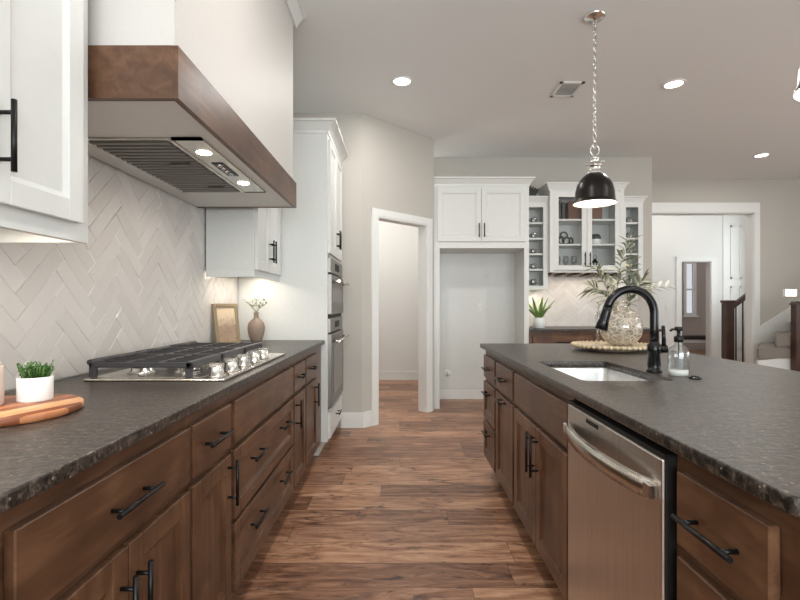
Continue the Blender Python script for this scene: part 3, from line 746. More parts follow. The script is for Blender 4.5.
def hollow(root, w, d, z0, z1, mat, shelves, fw=0.0, shelf_mat=None, th=0.018):
    b = bm_()
    box(b, 0, th, 0.0, d, z0, z1); box(b, w-th, w, 0.0, d, z0, z1); box(b, th, w-th, d-th, d, z0, z1)
    box(b, th, w-th, 0, d-th, z0, z0+th); box(b, th, w-th, 0, d-th, z1-th, z1)
    if fw:
        box(b, 0, fw, -0.018, 0, z0, z1); box(b, w-fw, w, -0.018, 0, z0, z1); box(b, fw, w-fw, -0.018, 0, z0, z0+fw*0.8); box(b, fw, w-fw, -0.018, 0, z1-fw*0.9, z1)
    obj('carcass', b, mat, root)
    for z in shelves: obj('shelf', box(bm_(), th, w-th, 0.002, d-th, z, z+0.02), mat, root)
def crown3(root, w, d, z, p=0.05, h=0.09, left=True, right=True):
    bm2 = bm_(); cp = crown_profile(h, p); n = len(cp)
    A = [bm2.verts.new((-q if left else 0, -q, z+r)) for q, r in cp]; B = [bm2.verts.new((w+q if right else w, -q, z+r)) for q, r in cp]
    A2 = [bm2.verts.new((-q, d, z+r)) for q, r in cp] if left else None; B2 = [bm2.verts.new((w+q, d, z+r)) for q, r in cp] if right else None
    for X_, Y_ in ((A2, A), (A, B), (B, B2)):
        if X_ is None or Y_ is None: continue
        for k in range(n): bm2.faces.new((X_[k], X_[(k+1) % n], Y_[(k+1) % n], Y_[k]))
    bm2.faces.new(A2 or A); bm2.faces.new(B2 or B); obj('crown', bm2, M['white'], root)
# central glass cabinet
GX, GW, GY = 1.775, 0.875, 5.64
t = thing('glass_door_cabinet', 'white glass-fronted wall cabinet above the bar', 'cabinet', (GX, GY, 0))
gd = YB-GY-0.008
hollow(t, GW, gd, 1.575, 2.545, M['white'], (1.895, 2.19))
crown3(t, GW, gd, 2.545)
for x0, x1, hx in ((0.045, 0.436, 0.408), (0.440, 0.83, 0.468)):
    z0, z1, fw = 1.60, 2.525, 0.058; b = bm_()
    box(b, x0, x0+fw, -0.02, 0, z0, z1, 0.0015); box(b, x1-fw, x1, -0.02, 0, z0, z1, 0.0015); box(b, x0+fw, x1-fw, -0.02, 0, z0, z0+fw, 0.0015); box(b, x0+fw, x1-fw, -0.02, 0, z1-fw, z1, 0.0015)
    d = obj('door', b, M['white'], t); obj('glass_pane', box(bm_(), x0+fw, x1-fw, -0.012, -0.008, z0+fw, z1-fw), M['pane'], d)
    handle(d, 'v', hx, 1.73)
b = bm_()
box(b, 0, 0.044, -0.02, 0, 1.575, 2.545); box(b, GW-0.044, GW, -0.02, 0, 1.575, 2.545)
obj('face_frame', b, M['white'], t)
b = bm_()
for k in range(6):
    x = 0.03+k*(GW-0.06)/5
    box(b, x-0.006, x+0.006, 0.0, gd, 1.553, 1.575); box(b, x-0.04 if k else x-0.01, x+0.04 if k < 5 else x+0.01, 0.0, gd, 1.545, 1.553)
obj('stemware_rack', b, M['woodv'], t)
# narrow bottle racks
def rack(label, x, w, z0, z1, right, left):
    t = thing('bottle_rack', label, 'rack', (x, GY+0.07, 0)); d = YB-GY-0.078
    n = 5; ph = (z1-z0-0.10)/n
    hollow(t, w, d, z0, z1, M['white'], [z0+0.04+k*ph for k in range(1, n)], fw=0.055)
    crown3(t, w, d, z1, 0.045, 0.08, left=left, right=right)
    return [(x+w/2, z0+0.04+k*ph+(0.02 if k else 0.018)) for k in range(n)]
L_ = rack('white open bottle rack left of the glass cabinet, beside the refrigerator surround', 1.482, 0.29, 1.375, 2.41, False, False)
R_ = rack('white open bottle rack right of the glass cabinet, at the wall corner', GX+GW+0.003, 0.26, 1.375, 2.41, True, False)
M['bottle'] = plain('smoky_bottle_glass', (128, 130, 128), 0.08, 0.3, spec=0.8)
words = ['bottom', 'second lowest', 'middle', 'second highest', 'top']
for side, spots in (('left', L_), ('right', R_)):
    for k, (x, z) in enumerate(spots):
        t = thing('wine_bottle', 'smoky bottle lying in the %s cubby of the %s bar rack' % (words[k], side), 'bottle', (x, GY+0.10, z+0.037), 0, 'bottles in the bar racks')
        obj('bottle_body', lathe(bm_(), [(0, 0.012), (0.030, 0.0), (0.036, 0.006), (0.036, 0.17), (0.014, 0.21), (0.014, 0.235)], (0, 0, 0), 20, axis='y'), M['bottle'], t)
        obj('label', lathe(bm_(), [(0.0364, 0.04), (0.0364, 0.13)], (0, 0, 0), 20, axis='y'), M['ceramic'], t)

# things in and on the bar cabinets
M['brick'] = plain('red_brown_box', (116, 82, 68), 0.7, bs=25)
M['charcoal'] = plain('charcoal_ceramic', (44, 42, 40), 0.4)
def at(x, y, z): return (x, y, z)
SH = (1.593, 1.915, 2.21)   # shelf tops
t = thing('keepsake_box', 'red-brown wooden box on the top shelf of the glass cabinet', 'box', (GX+0.36, GY+0.17, SH[2]))
obj('box_body', box(bm_(), -0.10, 0.10, -0.07, 0.07, 0, 0.19, 0.004), M['brick'], t); obj('lid', box(bm_(), -0.104, 0.104, -0.074, 0.074, 0.19, 0.23, 0.004), M['brick'], t)
t = thing('keepsake_box', 'second red-brown box on the top shelf, behind the right glass door', 'box', (GX+0.60, GY+0.17, SH[2]))
obj('box_body', box(bm_(), -0.07, 0.07, -0.07, 0.07, 0, 0.19, 0.004), M['brick'], t); obj('lid', box(bm_(), -0.074, 0.074, -0.074, 0.074, 0.19, 0.225, 0.004), M['brick'], t)
o = obj('dark_book', box(bm_(), -0.02, 0.02, -0.08, 0.08, 0, 0.24, 0.003), M['charcoal']); o.location = (GX+0.145, GY+0.17, SH[2]); tag(o, 'dark upright book at the left of the top shelf behind glass', 'book')
o = obj('dark_book', box(bm_(), -0.022, 0.022, -0.08, 0.08, 0, 0.22, 0.003), M['charcoal']); o.location = (GX+0.20, GY+0.17, SH[2]); tag(o, 'dark upright book touching the red-brown box on the top shelf', 'book')
# knot of chain links
b = bm_()
for cx, cz, r, tilt in ((-0.06, 0.055, 0.045, 0.5), (0.0, 0.052, 0.042, -0.6), (0.06, 0.048, 0.038, 0.7), (-0.03, 0.115, 0.04, -0.2)):
    pts = [(cx+r*math.cos(a)*math.cos(tilt), r*math.cos(a)*math.sin(tilt), cz+r*math.sin(a)) for a in [2*PI*k/18 for k in range(19)]]
    tube(b, pts, 0.011, 8, cap=False)
o = obj('chain_sculpture', b, M['charcoal']); o.location = (GX+0.25, GY+0.15, SH[1]+0.004); tag(o, 'dark linked-ring sculpture on the middle shelf of the glass cabinet', 'sculpture')
t = thing('black_rimmed_crock', 'white crock with a black drip rim on the middle shelf', 'pot', (GX+0.60, GY+0.15, SH[1]))
obj('crock', lathe(bm_(), [(0, 0), (0.055, 0), (0.07, 0.03), (0.07, 0.10), (0.05, 0.13), (0.045, 0.13), (0.06, 0.10), (0.06, 0.03), (0, 0.01)], n=28), M['ceramic'], t)
b = lathe(bm_(), [(0.0715, 0.07), (0.0715, 0.10), (0.051, 0.133), (0.046, 0.133)], n=28)
tube(b, [(-0.07, 0, 0.09), (-0.095, 0, 0.08), (-0.09, 0, 0.03)], 0.008, 8)
obj('glaze_rim', b, M['charcoal'], t)
gobl = [(0, 0), (0.032, 0), (0.032, 0.003), (0.005, 0.008), (0.004, 0.07), (0.02, 0.085), (0.035, 0.115), (0.036, 0.15), (0.030, 0.19), (0.0285, 0.19), (0.034, 0.15), (0.033, 0.117), (0.0, 0.086)]
for k, lab in enumerate(('stemmed glass at the left of the lowest glass-cabinet shelf', 'stemmed glass in the middle of the three on the lowest shelf', 'stemmed glass nearest the left door handle on the lowest shelf')):
    o = obj('wine_glass', lathe(bm_(), gobl, n=20), M['glass']); o.location = (GX+0.14+k*0.10, GY+0.14, SH[0]); tag(o, lab, 'glass', 'stemmed glasses in the bar cabinet')
t = thing('small_lantern', 'small black lantern on the lowest shelf behind the right glass door', 'lantern', (GX+0.60, GY+0.14, SH[0]))
b = bm_(); box(b, -0.035, 0.035, -0.035, 0.035, 0, 0.012)
for x in (-0.03, 0.03):
    for y in (-0.03, 0.03): box(b, x-0.004, x+0.004, y-0.004, y+0.004, 0.012, 0.11)
lathe(b, [(0.05, 0.11), (0.012, 0.15), (0.012, 0.16), (0, 0.16)], n=4); tube(b, [(0.02*math.cos(a), 0, 0.175+0.02*math.sin(a)) for a in [2*PI*k/12 for k in range(13)]], 0.003, 6)
obj('frame', b, M['black'], t); obj('candle', lathe(bm_(), [(0, 0.012), (0.018, 0.012), (0.018, 0.06), (0, 0.06)]), M['ceramic'], t)
b = bm_()
for k in range(5): tube(b, [(-0.05+0.02*k, 0, 0.02), (-0.06+0.03*k, 0, 0.09), (-0.02+0.03*k, 0, 0.17-0.015*abs(k-1))], [0.02, 0.028, 0.004], 8)
lathe(b, [(0, 0), (0.06, 0), (0.075, 0.03), (0.05, 0.06), (0, 0.06)])
o = obj('dark_leaf_sculpture', b, plain('dark_verdigris', (66, 68, 62), 0.6)); o.location = (1.60, GY+0.19, 2.49); tag(o, 'dark leafy ornament on top of the left bottle rack', 'ornament')

# ------------------------------------------------------------------ lamps
def can_light(label, x, y, power=13):
    t = thing('ceiling_light', label, 'ceiling light', (x, y, ZC), 0, 'recessed ceiling lights')
    obj('trim_ring', lathe(bm_(), [(0.068, 0.0), (0.092, 0.0), (0.090, -0.006), (0.072, -0.010), (0.068, -0.004)], n=32), M['trim'], t)
    obj('lens', lathe(bm_(), [(0.0, -0.005), (0.069, -0.004)], n=32), M['lamp'], t)
    d = bpy.data.lights.new('recessed_light', 'AREA'); d.shape = 'DISK'; d.size = 0.13; d.energy = power; d.color = (1.0, 0.965, 0.92)
    o = bpy.data.objects.new('recessed_light', d); COL.objects.link(o); o.parent = t; o.location = (0, 0, -0.02)
can_light('lit recessed ceiling light over the aisle, before the pantry door', 0.017, 3.94)
can_light('lit recessed ceiling light right of the nearer pendant chain, over the island end', 2.30, 3.99)
can_light('lit recessed ceiling light farthest right, nearest the stairs', 4.49, 5.90)
can_light('recessed ceiling light over the aisle above the viewpoint', 0.017, 1.6, 14)
can_light('recessed ceiling light beyond the island above the frame', 2.90, 1.6)
can_light('recessed ceiling light in the living area right of the frame', 5.6, 2.6)

t = thing('ceiling_vent', 'white slotted air vent in the ceiling left of the pendant chain', 'vent', (1.437, 4.09, ZC))
b = bm_(); hw, hd = 0.102, 0.140
box(b, -hw, hw, -hd, -hd+0.025, -0.008, 0); box(b, -hw, hw, hd-0.025, hd, -0.008, 0); box(b, -hw, -hw+0.025, -hd, hd, -0.008, 0); box(b, hw-0.025, hw, -hd, hd, -0.008, 0)
obj('frame', b, M['trim'], t)
obj('duct_shade', box(bm_(), -hw+0.02, hw-0.02, -hd+0.02, hd-0.02, -0.0015, -0.0005), plain('vent_shadow', (120, 118, 115), 0.9), t)  # flat grey sheet standing in for the shade behind the slats
for k in range(11):
    y = -hd+0.032+k*0.0215
    b = bm_(); prism(b, [(y, -0.007), (y+0.016, -0.003), (y+0.016, -0.0015), (y, -0.0055)], -hw+0.025, hw-0.025, 'x'); obj('slat', b, M['trim'], t)

M['shade'] = plain('dark_bronze_shade', (34, 31, 29), 0.32, 0.6)
M['shadein'] = plain('white_shade_lining', (240, 236, 228), 0.5)
def pendant(label, x, y, zr=1.843):
    t = thing('pendant_lamp', label, 'pendant lamp', (x, y, zr), 0, 'pendants over the island')
    outp = [(0.132, 0.0), (0.133, 0.006), (0.126, 0.012), (0.122, 0.03), (0.119, 0.075), (0.108, 0.12), (0.085, 0.16), (0.058, 0.186), (0.040, 0.196)]
    sh = obj('shade', lathe(bm_(), outp, n=48), M['shade'], t)
    obj('shade_lining', lathe(bm_(), [(0.1315, 0.0005), (0.120, 0.012), (0.116, 0.075), (0.105, 0.118), (0.082, 0.157), (0.056, 0.182), (0, 0.19)], n=48), M['shadein'], sh)
    obj('bulb', lathe(bm_(), [(0, 0.05), (0.025, 0.06), (0.034, 0.085), (0.028, 0.115), (0.015, 0.14), (0.014, 0.16)], n=20), M['lamp'], t)
    point('pendant_light', (0, 0, 0.03), 2.2, WARM, 0.03, t)
    b = lathe(bm_(), [(0.046, 0.192), (0.047, 0.200), (0.038, 0.206), (0.036, 0.235), (0.044, 0.24), (0.044, 0.25), (0.026, 0.256), (0.024, 0.285), (0.032, 0.29), (0.014, 0.30), (0.010, 0.325), (0, 0.328)], n=28)
    for k in range(4):
        a = PI/4+k*PI/2; c, s = math.cos(a), math.sin(a)
        tube(b, [(0.026*c, 0.026*s, 0.262), (0.05*c, 0.05*s, 0.262)], 0.004, 8); lathe(b, [(0, -0.009), (0.008, -0.004), (0.008, 0.004), (0, 0.009)], (0.054*c, 0.054*s, 0.262), 10)
    # yoke
    tube(b, [(0.028*math.sin(q), 0, 0.31+0.035*(1-math.cos(q))) for q in [-2.6+5.2*k/14 for k in range(15)]], 0.004, 8)
    obj('socket_fitting', b, M['chrome'], t)
    b = bm_(); z = 0.36; top = ZC-zr-0.03; k = 0
    while z < top:
        pts = []
        for j in range(13):
            a = 2*PI*j/12; u = 0.010*math.cos(a); v = 0.0175*math.sin(a)
            pts.append((u, 0, z+0.017+v) if k % 2 == 0 else (0, u, z+0.017+v))
        tube(b, pts, 0.0031, 6, cap=False); z += 0.0265; k += 1
    tube(b, [(0.003, 0.003, 0.35), (0.005, 0.004, 0.7), (0.003, 0.003, top)], 0.0022, 6)
    obj('chain', b, M['chrome'], t)
    zt = ZC-zr
    obj('canopy', lathe(bm_(), [(0, zt-0.032), (0.014, zt-0.032), (0.018, zt-0.022), (0.055, zt-0.018), (0.066, zt-0.008), (0.066, zt-0.0003), (0, zt-0.0003)], n=36), M['chrome'], t)
pendant('dark dome pendant lamp with silver chain hanging whole in view over the island', 1.250, 3.05)
pendant('nearer dark dome pendant lamp cut off by the right edge of the photo', 1.375, 1.455, 1.872)

t = thing('wall_light', 'small glowing rectangular light on the wall above the carpeted stairs', 'wall light', (5.82, YF, 1.365))
obj('back_plate', box(bm_(), -0.11, 0.11, -0.008, 0, -0.06, 0.06, 0.002), M['trim'], t); obj('lens', box(bm_(), -0.07, 0.09, -0.014, -0.008, -0.045, 0.045, 0.003), M['soft'], t)

# unseen fittings added to brighten the pantry, hall and den
for nm, lab, loc, pw in (('ceiling_light', 'round unseen ceiling fitting added to brighten the pantry', (-0.7, 6.3, ZC), 42), ('ceiling_light', 'round unseen ceiling fitting added to brighten the hall', (4.9, 8.3, 3.4), 20), ('ceiling_light', 'round unseen ceiling fitting added to brighten the den', (6.6, 11.0, 3.4), 22)):
    t = thing(nm, lab, 'ceiling light', loc)
    obj('base_ring', lathe(bm_(), [(0, 0), (0.15, 0), (0.15, -0.03), (0.14, -0.035)], n=28), M['trim'], t); obj('diffuser', lathe(bm_(), [(0.14, -0.03), (0.12, -0.07), (0, -0.09)], n=28), M['soft'], t)
    point('fitting_fill', (0, 0, -0.25), pw, (1, 0.97, 0.93), 0.12, t)

# ------------------------------------------------------------------ stairs and hall furniture
t = thing('staircase', 'carpeted staircase rising to the right along the far living wall', 'stairs', (0, 0, 0))
sx, run, rise, sy0, sy1 = 4.69-3*0.235, 0.235, 0.163, 6.22, YF-0.022
for k in range(3, 10):
    x0 = sx+k*run; z1 = 0.141+k*rise
    sh = 0.66; b = prism(bm_(), [(x0-0.015, sy0), (x0+run*3, sy0), (x0+run*3+sh, sy1), (x0-0.015+sh, sy1)], z1-0.163, z1, 'z')
    bmesh.ops.bevel(b, geom=list(b.edges), offset=0.02, segments=2, affect='EDGES'); obj('tread', b, M['carpet'], t)
b = bm_()
prism(b, [(sx+3*run+0.01, 0), (sx+10.5*run, 0), (sx+10.5*run, 0.141+7.5*rise-0.15), (sx+5.5*run, 0.141+2.3*rise), (sx+3*run+0.01, 0.141+2*rise-0.01)], sy0+0.015, sy0+0.05, 'y'); obj('stringer', b, M['trim'], t)
b = prism(bm_(), [(5.361, 0.05), (5.361, 0.86), (7.3, 2.10), (7.3, 1.2)], YF-0.018, YF, 'y'); struct('trim_3', b, M['trim'])
t = thing('newel_post', 'dark stair newel post at the right edge beside the carpeted steps', 'post', (5.155, 6.17, 0))
b = bm_(); box(b, -0.045, 0.045, -0.045, 0.045, 0, 1.19, 0.004); obj('post', b, M['newel'], t)
b = bm_(); box(b, -0.058, 0.058, -0.058, 0.058, 1.19, 1.21, 0.004); box(b, -0.05, 0.05, -0.05, 0.05, 1.21, 1.235, 0.01); obj('cap', b, M['newel'], t)
t = thing('stair_railing', 'dark wooden newel and rising handrail with iron balusters in the hall', 'railing', (5.73, 8.3, 0))
b = bm_(); box(b, -0.07, 0.07, -0.07, 0.07, 0, 1.22, 0.004); obj('newel', b, M['newel'], t)
b = bm_(); box(b, -0.085, 0.085, -0.085, 0.085, 1.22, 1.265, 0.008); obj('newel_cap', b, M['newel'], t)
b = bm_(); prism(b, [(0.06, 1.10), (1.0, 1.80), (1.0, 1.90), (0.06, 1.19)], -0.035, 0.035, 'y'); obj('handrail', b, M['newel'], t)
for x in (0.14, 0.26, 0.38, 0.50, 0.62, 0.74):
    obj('baluster', tube(bm_(), [(x, 0, 0), (x, 0, 1.10+(x-0.06)*0.745+0.02)], 0.012, 8), M['black'], t)
t = thing('bench', 'white-legged bench with a dark top seen through the den doorway', 'bench', (6.55, 10.6, 0))
obj('seat', box(bm_(), -0.45, 0.45, -0.2, 0.2, 0.42, 0.50, 0.006), plain('dark_bench_top', (46, 34, 30), 0.5), t)
for x in (-0.43, 0.38):
    for y in (-0.18, 0.13): obj('leg', box(bm_(), x, x+0.05, y, y+0.05, 0, 0.42, 0.003), M['trim'], t)
b = bm_(); box(b, -0.38, 0.38, -0.17, -0.15, 0.35, 0.42); obj('apron', b, M['trim'], t)

# ------------------------------------------------------------------ faucet and sink-side things
ZT = 0.915
t = thing('kitchen_faucet', 'dark gooseneck pull-down faucet behind the island sink', 'faucet', (1.062, 1.985, ZT))
b = lathe(bm_(), [(0, 0), (0.031, 0), (0.031, 0.008), (0.024, 0.012), (0.026, 0.03), (0.022, 0.075), (0.026, 0.082), (0.027, 0.115), (0.020, 0.122), (0.018, 0.13), (0, 0.13)], n=28)
obj('body', b, M['bronze'], t)
ar = 0.100; zc = 0.247; pts = [(0, 0, 0.12), (0, 0, 0.18), (0, 0, zc)]; d_ = Vector((-0.985, 0.0, 0))
for k in range(1, 19):
    a = PI*k/18*0.93; q = d_*(ar*(1-math.cos(a))); pts.append((q.x, q.y, zc+ar*math.sin(a)))
e1, e0 = Vector(pts[-1]), Vector(pts[-2]); dn = (e1-e0).normalized()
obj('neck', tube(bm_(), pts, 0.0168, 16), M['bronze'], t)
p0 = e1 - dn*0.004; q = [p0, p0+dn*0.02, p0+dn*0.06, p0+dn*0.098, p0+dn*0.10]
obj('spray_head', tube(bm_(), q, [0.0185, 0.0185, 0.021, 0.026, 0.023], 20), M['bronze'], t)
b = bm_(); tube(b, [(0.02, -0.0, 0.098), (0.05, -0.004, 0.098)], 0.017, 16); tube(b, [(0.038, -0.004, 0.10), (0.036, -0.008, 0.14), (0.030, -0.014, 0.195)], [0.009, 0.008, 0.007], 12)
obj('lever', b, M['bronze'], t)

t = thing('soap_dispenser', 'clear glass soap bottle with a black pump beside the faucet', 'soap bottle', (1.106, 1.885, ZT)); t.scale = (0.94, 0.94, 0.96)
obj('bottle', lathe(bm_(), [(0, 0), (0.037, 0), (0.040, 0.004), (0.041, 0.098), (0.036, 0.114), (0.020, 0.124), (0.014, 0.130), (0.014, 0.142), (0.012, 0.142), (0.012, 0.13), (0.034, 0.112), (0.038, 0.097), (0.038, 0.03), (0.0, 0.028)], n=32), M['glass'], t)
M['soap'] = plain('clear_white_soap', (226, 226, 222), 0.3)
obj('liquid', lathe(bm_(), [(0, 0.004), (0.0355, 0.004), (0.0355, 0.026), (0, 0.026)], n=32), M['soap'], t)
b = bm_()
for k in range(7):     # dark printed panel, wrapped on the glass
    a0 = -2.55+k*0.12; a1 = a0+0.12; r = 0.0404
    vs = [b.verts.new((r*math.cos(a), r*math.sin(a), z)) for a, z in ((a0, 0.035), (a1, 0.035), (a1, 0.08), (a0, 0.08))]; b.faces.new(vs)
obj('label', b, plain('label_grey', (120, 120, 118), 0.6), t)
b = lathe(bm_(), [(0, 0.140), (0.018, 0.140), (0.018, 0.162), (0.010, 0.165), (0.007, 0.168), (0.007, 0.185), (0.015, 0.187), (0.015, 0.202), (0, 0.204)], n=24); tube(b, [(0, 0, 0.195), (-0.035, -0.01, 0.192), (-0.042, -0.012, 0.186)], 0.005, 8); tube(b, [(0, 0, 0.14), (0, 0, 0.035)], 0.003, 6)
obj('pump', b, M['black'], t)
o = obj('air_switch', lathe(bm_(), [(0, 0), (0.022, 0), (0.022, 0.006), (0.012, 0.009), (0.012, 0.012), (0, 0.012)], n=24), M['bronze']); o.location = (1.125, 1.81, ZT); tag(o, 'small dark round button on the counter beside the soap bottle', 'button')

# ------------------------------------------------------------------ vase group on the island
TX, TY = 1.312, 2.945
t = thing('serving_tray', 'round pale wooden tray with a beaded rim under the glass vase', 'tray', (TX, TY, ZT))
M['paletray'] = wood('pale_tray_wood', (170, 146, 114), (204, 184, 152), (226, 212, 186))
obj('foot', lathe(bm_(), [(0, 0), (0.13, 0), (0.14, 0.012), (0.12, 0.02), (0, 0.02)], n=36), M['tanclay'], t)
obj('plate', lathe(bm_(), [(0, 0.02), (0.215, 0.02), (0.225, 0.026), (0.225, 0.034), (0.205, 0.034), (0.2, 0.030), (0, 0.030)], n=48), M['paletray'], t)
b = bm_()
for k in range(44):
    a = 2*PI*k/44; bmesh.ops.create_icosphere(b, subdivisions=1, radius=0.0135, matrix=Matrix.Translation((0.228*math.cos(a), 0.228*math.sin(a), 0.030)))
for f in b.faces: f.smooth = True
obj('beaded_rim', b, M['paletray'], t)
def vase_mat():
    m, nt, b = new_mat('threaded_glass'); nt.nodes.remove(b); out = nt.nodes['Material Output']
    t = N(nt, 'ShaderNodeBsdfTransparent'); t.inputs[0].default_value = (0.93, 0.925, 0.91, 1)
    g = N(nt, 'ShaderNodeBsdfGlossy'); g.inputs['Roughness'].default_value = 0.04
    df = N(nt, 'ShaderNodeBsdfDiffuse'); df.inputs[0].default_value = (*lin((226, 214, 198)), 1)
    lw = N(nt, 'ShaderNodeLayerWeight'); lw.inputs[0].default_value = 0.5
    vo = N(nt, 'ShaderNodeTexVoronoi', feature='DISTANCE_TO_EDGE'); vo.inputs['Scale'].default_value = 26; nt.links.new(coords(nt, (1, 1, 1.6)), vo.inputs['Vector'])
    thr = math_(nt, 'MULTIPLY', math_(nt, 'LESS_THAN', vo.outputs['Distance'], 0.035), 0.55)
    k = math_(nt, 'MULTIPLY_ADD', math_(nt, 'POWER', lw.outputs['Facing'], 2.5), 0.6, 0.08)
    m1 = N(nt, 'ShaderNodeMixShader'); nt.links.new(k, m1.inputs[0]); nt.links.new(t.outputs[0], m1.inputs[1]); nt.links.new(g.outputs[0], m1.inputs[2])
    m2 = N(nt, 'ShaderNodeMixShader'); nt.links.new(math_(nt, 'ADD', thr, 0.16), m2.inputs[0]); nt.links.new(m1.outputs[0], m2.inputs[1]); nt.links.new(df.outputs[0], m2.inputs[2])
    nt.links.new(m2.outputs[0], out.inputs[0]); return m
VX, VY, VZ = 1.362, 2.93, ZT+0.0305
pr = [(0, 0.0), (0.055, 0.0), (0.085, 0.018), (0.115, 0.060), (0.126, 0.112), (0.115, 0.165), (0.085, 0.208), (0.052, 0.232), (0.042, 0.245), (0.046, 0.262), (0.052, 0.272)]
inner = [(r-0.004, z+0.003) for r, z in reversed(pr[1:])]
o = obj('glass_vase', lathe(bm_(), pr+[(0.050, 0.274)]+inner[1:]+[(0, 0.008)], n=48), vase_mat()); o.location = (VX, VY, VZ); tag(o, 'round clear glass vase with a threaded pattern standing on the beaded tray', 'vase')

def leaf(bm, p, d, L, w, droop=0.25, twist=0.0, n=5, up=Vector((0, 0, 1))):
    p = Vector(p); d = Vector(d).normalized()
    s = d.cross(up);
    if s.length < 1e-3: s = Vector((1, 0, 0))
    s.normalize(); nrm = s.cross(d).normalized()
    s = (s*math.cos(twist)+nrm*math.sin(twist)).normalized(); nrm = s.cross(d).normalized()
    rows = []
    for i in range(n+1):
        f = i/n; c = p + d*(L*f) - Vector((0, 0, 1))*(droop*L*f*f); ww = w*math.sin(PI*min(1, 0.06+f*0.94))**0.8*0.5 if i < n else 0.0004
        rows.append([bm.verts.new(c-s*ww+nrm*ww*0.35), bm.verts.new(c), bm.verts.new(c+s*ww+nrm*ww*0.35)])
    for a, b_ in zip(rows, rows[1:]):
        for k in range(2): f = bm.faces.new((a[k], a[k+1], b_[k+1], b_[k])); f.smooth = True
rng = random.Random(3)
t = thing('leafy_branches', 'olive-green long-leaved branches standing in the round glass vase', 'branches', (VX, VY, VZ))
stems = [((-0.010, 0, 0.02), (-0.04, 0.01, 0.25), (-0.03, 0.0, 0.45), (0.03, -0.02, 0.62)),
         ((0.010, 0, 0.02), (-0.02, 0.02, 0.25), (-0.10, 0.0, 0.40), (-0.17, -0.02, 0.48)),
         ((0.0, 0.01, 0.02), (0.03, 0.0, 0.25), (0.08, 0.02, 0.40), (0.07, 0.03, 0.66)),
         ((0.0, 0.02, 0.02), (0.02, -0.01, 0.25), (0.07, -0.03, 0.33), (0.12, -0.03, 0.40)),
         ((0.01, 0.02, 0.02), (-0.03, -0.01, 0.25), (-0.09, 0.03, 0.33), (-0.15, 0.05, 0.36))]
for si, st in enumerate(stems):
    P = [Vector(s) for s in st]; pts = []
    for i in range(25):
        f = i/24; a = (1-f)
        pts.append(P[0]*a**3 + P[1]*3*a*a*f + P[2]*3*a*f*f + P[3]*f**3)
    sb = obj('stem', tube(bm_(), pts, [0.0035-0.002*i/24 for i in range(25)], 6), M['olive'], t)
    for grp, matn in ((0, 'olive'), (1, 'paleleaf')):
        b = bm_(); cnt = 0
        for i in range(9, 25):
            for sgn in ((-1, 1, 1) if i > 15 else (-1, 1)):
                if (rng.random() < 0.38) != (grp == 1): continue
                tan = (pts[min(24, i+1)]-pts[i-1]).normalized(); side = Vector((rng.uniform(-1, 1), rng.uniform(-1, 1)*0.7, rng.uniform(-0.3, 0.4)))
                side = (side - tan*side.dot(tan)).normalized()*1.0
                leaf(b, pts[i], tan*0.75+side*0.8, rng.uniform(0.075, 0.125), rng.uniform(0.011, 0.017), rng.uniform(0.1, 0.6), rng.uniform(-0.8, 0.8)); cnt += 1
        if cnt: obj('foliage', b, M[matn], sb)
        else: b.free()
t = thing('bud_vase', 'slim clear glass bud vase with a curled sprig left of the round vase', 'vase', (1.19, 2.86, ZT+0.0345))
obj('glass_tube', lathe(bm_(), [(0, 0), (0.022, 0), (0.022, 0.004), (0.009, 0.012), (0.008, 0.12), (0.016, 0.16), (0.014, 0.2), (0.011, 0.2), (0.013, 0.16), (0.005, 0.12), (0, 0.02)], n=20), M['glass'], t)
b = bm_(); tube(b, [(0, 0, 0.03), (0, 0, 0.2), (0.01, 0, 0.24), (0.0, 0, 0.262)], 0.002, 6)
for k in range(6): leaf(b, (0.005, 0, 0.19+0.012*k), (rng.uniform(-1, 1), rng.uniform(-1, 1), 0.5), 0.035, 0.012)
obj('sprig', b, M['olive'], t)
t = thing('pale_sprig', 'pale cream dried leaves reaching out to the right of the round vase', 'branches', (VX, VY, VZ))
b = bm_(); P = [Vector(s) for s in ((0.02, 0.01, 0.02), (0.035, 0.0, 0.27), (0.12, 0.0, 0.36), (0.28, 0.0, 0.36))]
pts = [P[0]*(1-f)**3+P[1]*3*(1-f)**2*f+P[2]*3*(1-f)*f*f+P[3]*f**3 for f in [i/20 for i in range(21)]]
obj('stem', tube(bm_(), pts, 0.0018, 6), M['paleleaf'], t)
for i in range(10, 21, 2):
    for s in (-1, 1): leaf(b, pts[i], (0.5, s*0.4, s*0.5+0.4), 0.07, 0.022, 0.2)
obj('foliage', b, plain('cream_leaf', (226, 222, 208), 0.6), t)

# ------------------------------------------------------------------ left counter things
t = thing('cutting_board', 'round striped wooden board lying at the near end of the left counter', 'board', (-1.034, 1.228, ZT)); t.scale = (0.95, 0.95, 1.0)
b = lathe(bm_(), [(0, 0), (0.184, 0), (0.190, 0.004), (0.190, 0.016), (0.186, 0.020), (0, 0.020)], n=64); obj('board', b, M['board'], t)
ZBd = ZT+0.020
t = thing('potted_succulent', 'small bushy green succulent in a white cylinder pot on the round board', 'plant', (-1.006, 1.310, ZBd)); t.scale = (0.80, 0.80, 0.84)
obj('pot', lathe(bm_(), [(0, 0), (0.049, 0), (0.0515, 0.004), (0.0515, 0.076), (0.0495, 0.078), (0.046, 0.076), (0.046, 0.066), (0, 0.066)], n=40), M['ceramic'], t)
obj('soil', lathe(bm_(), [(0, 0.069), (0.0455, 0.067)], n=32), M['soil'], t)
b = bm_(); rng = random.Random(8)
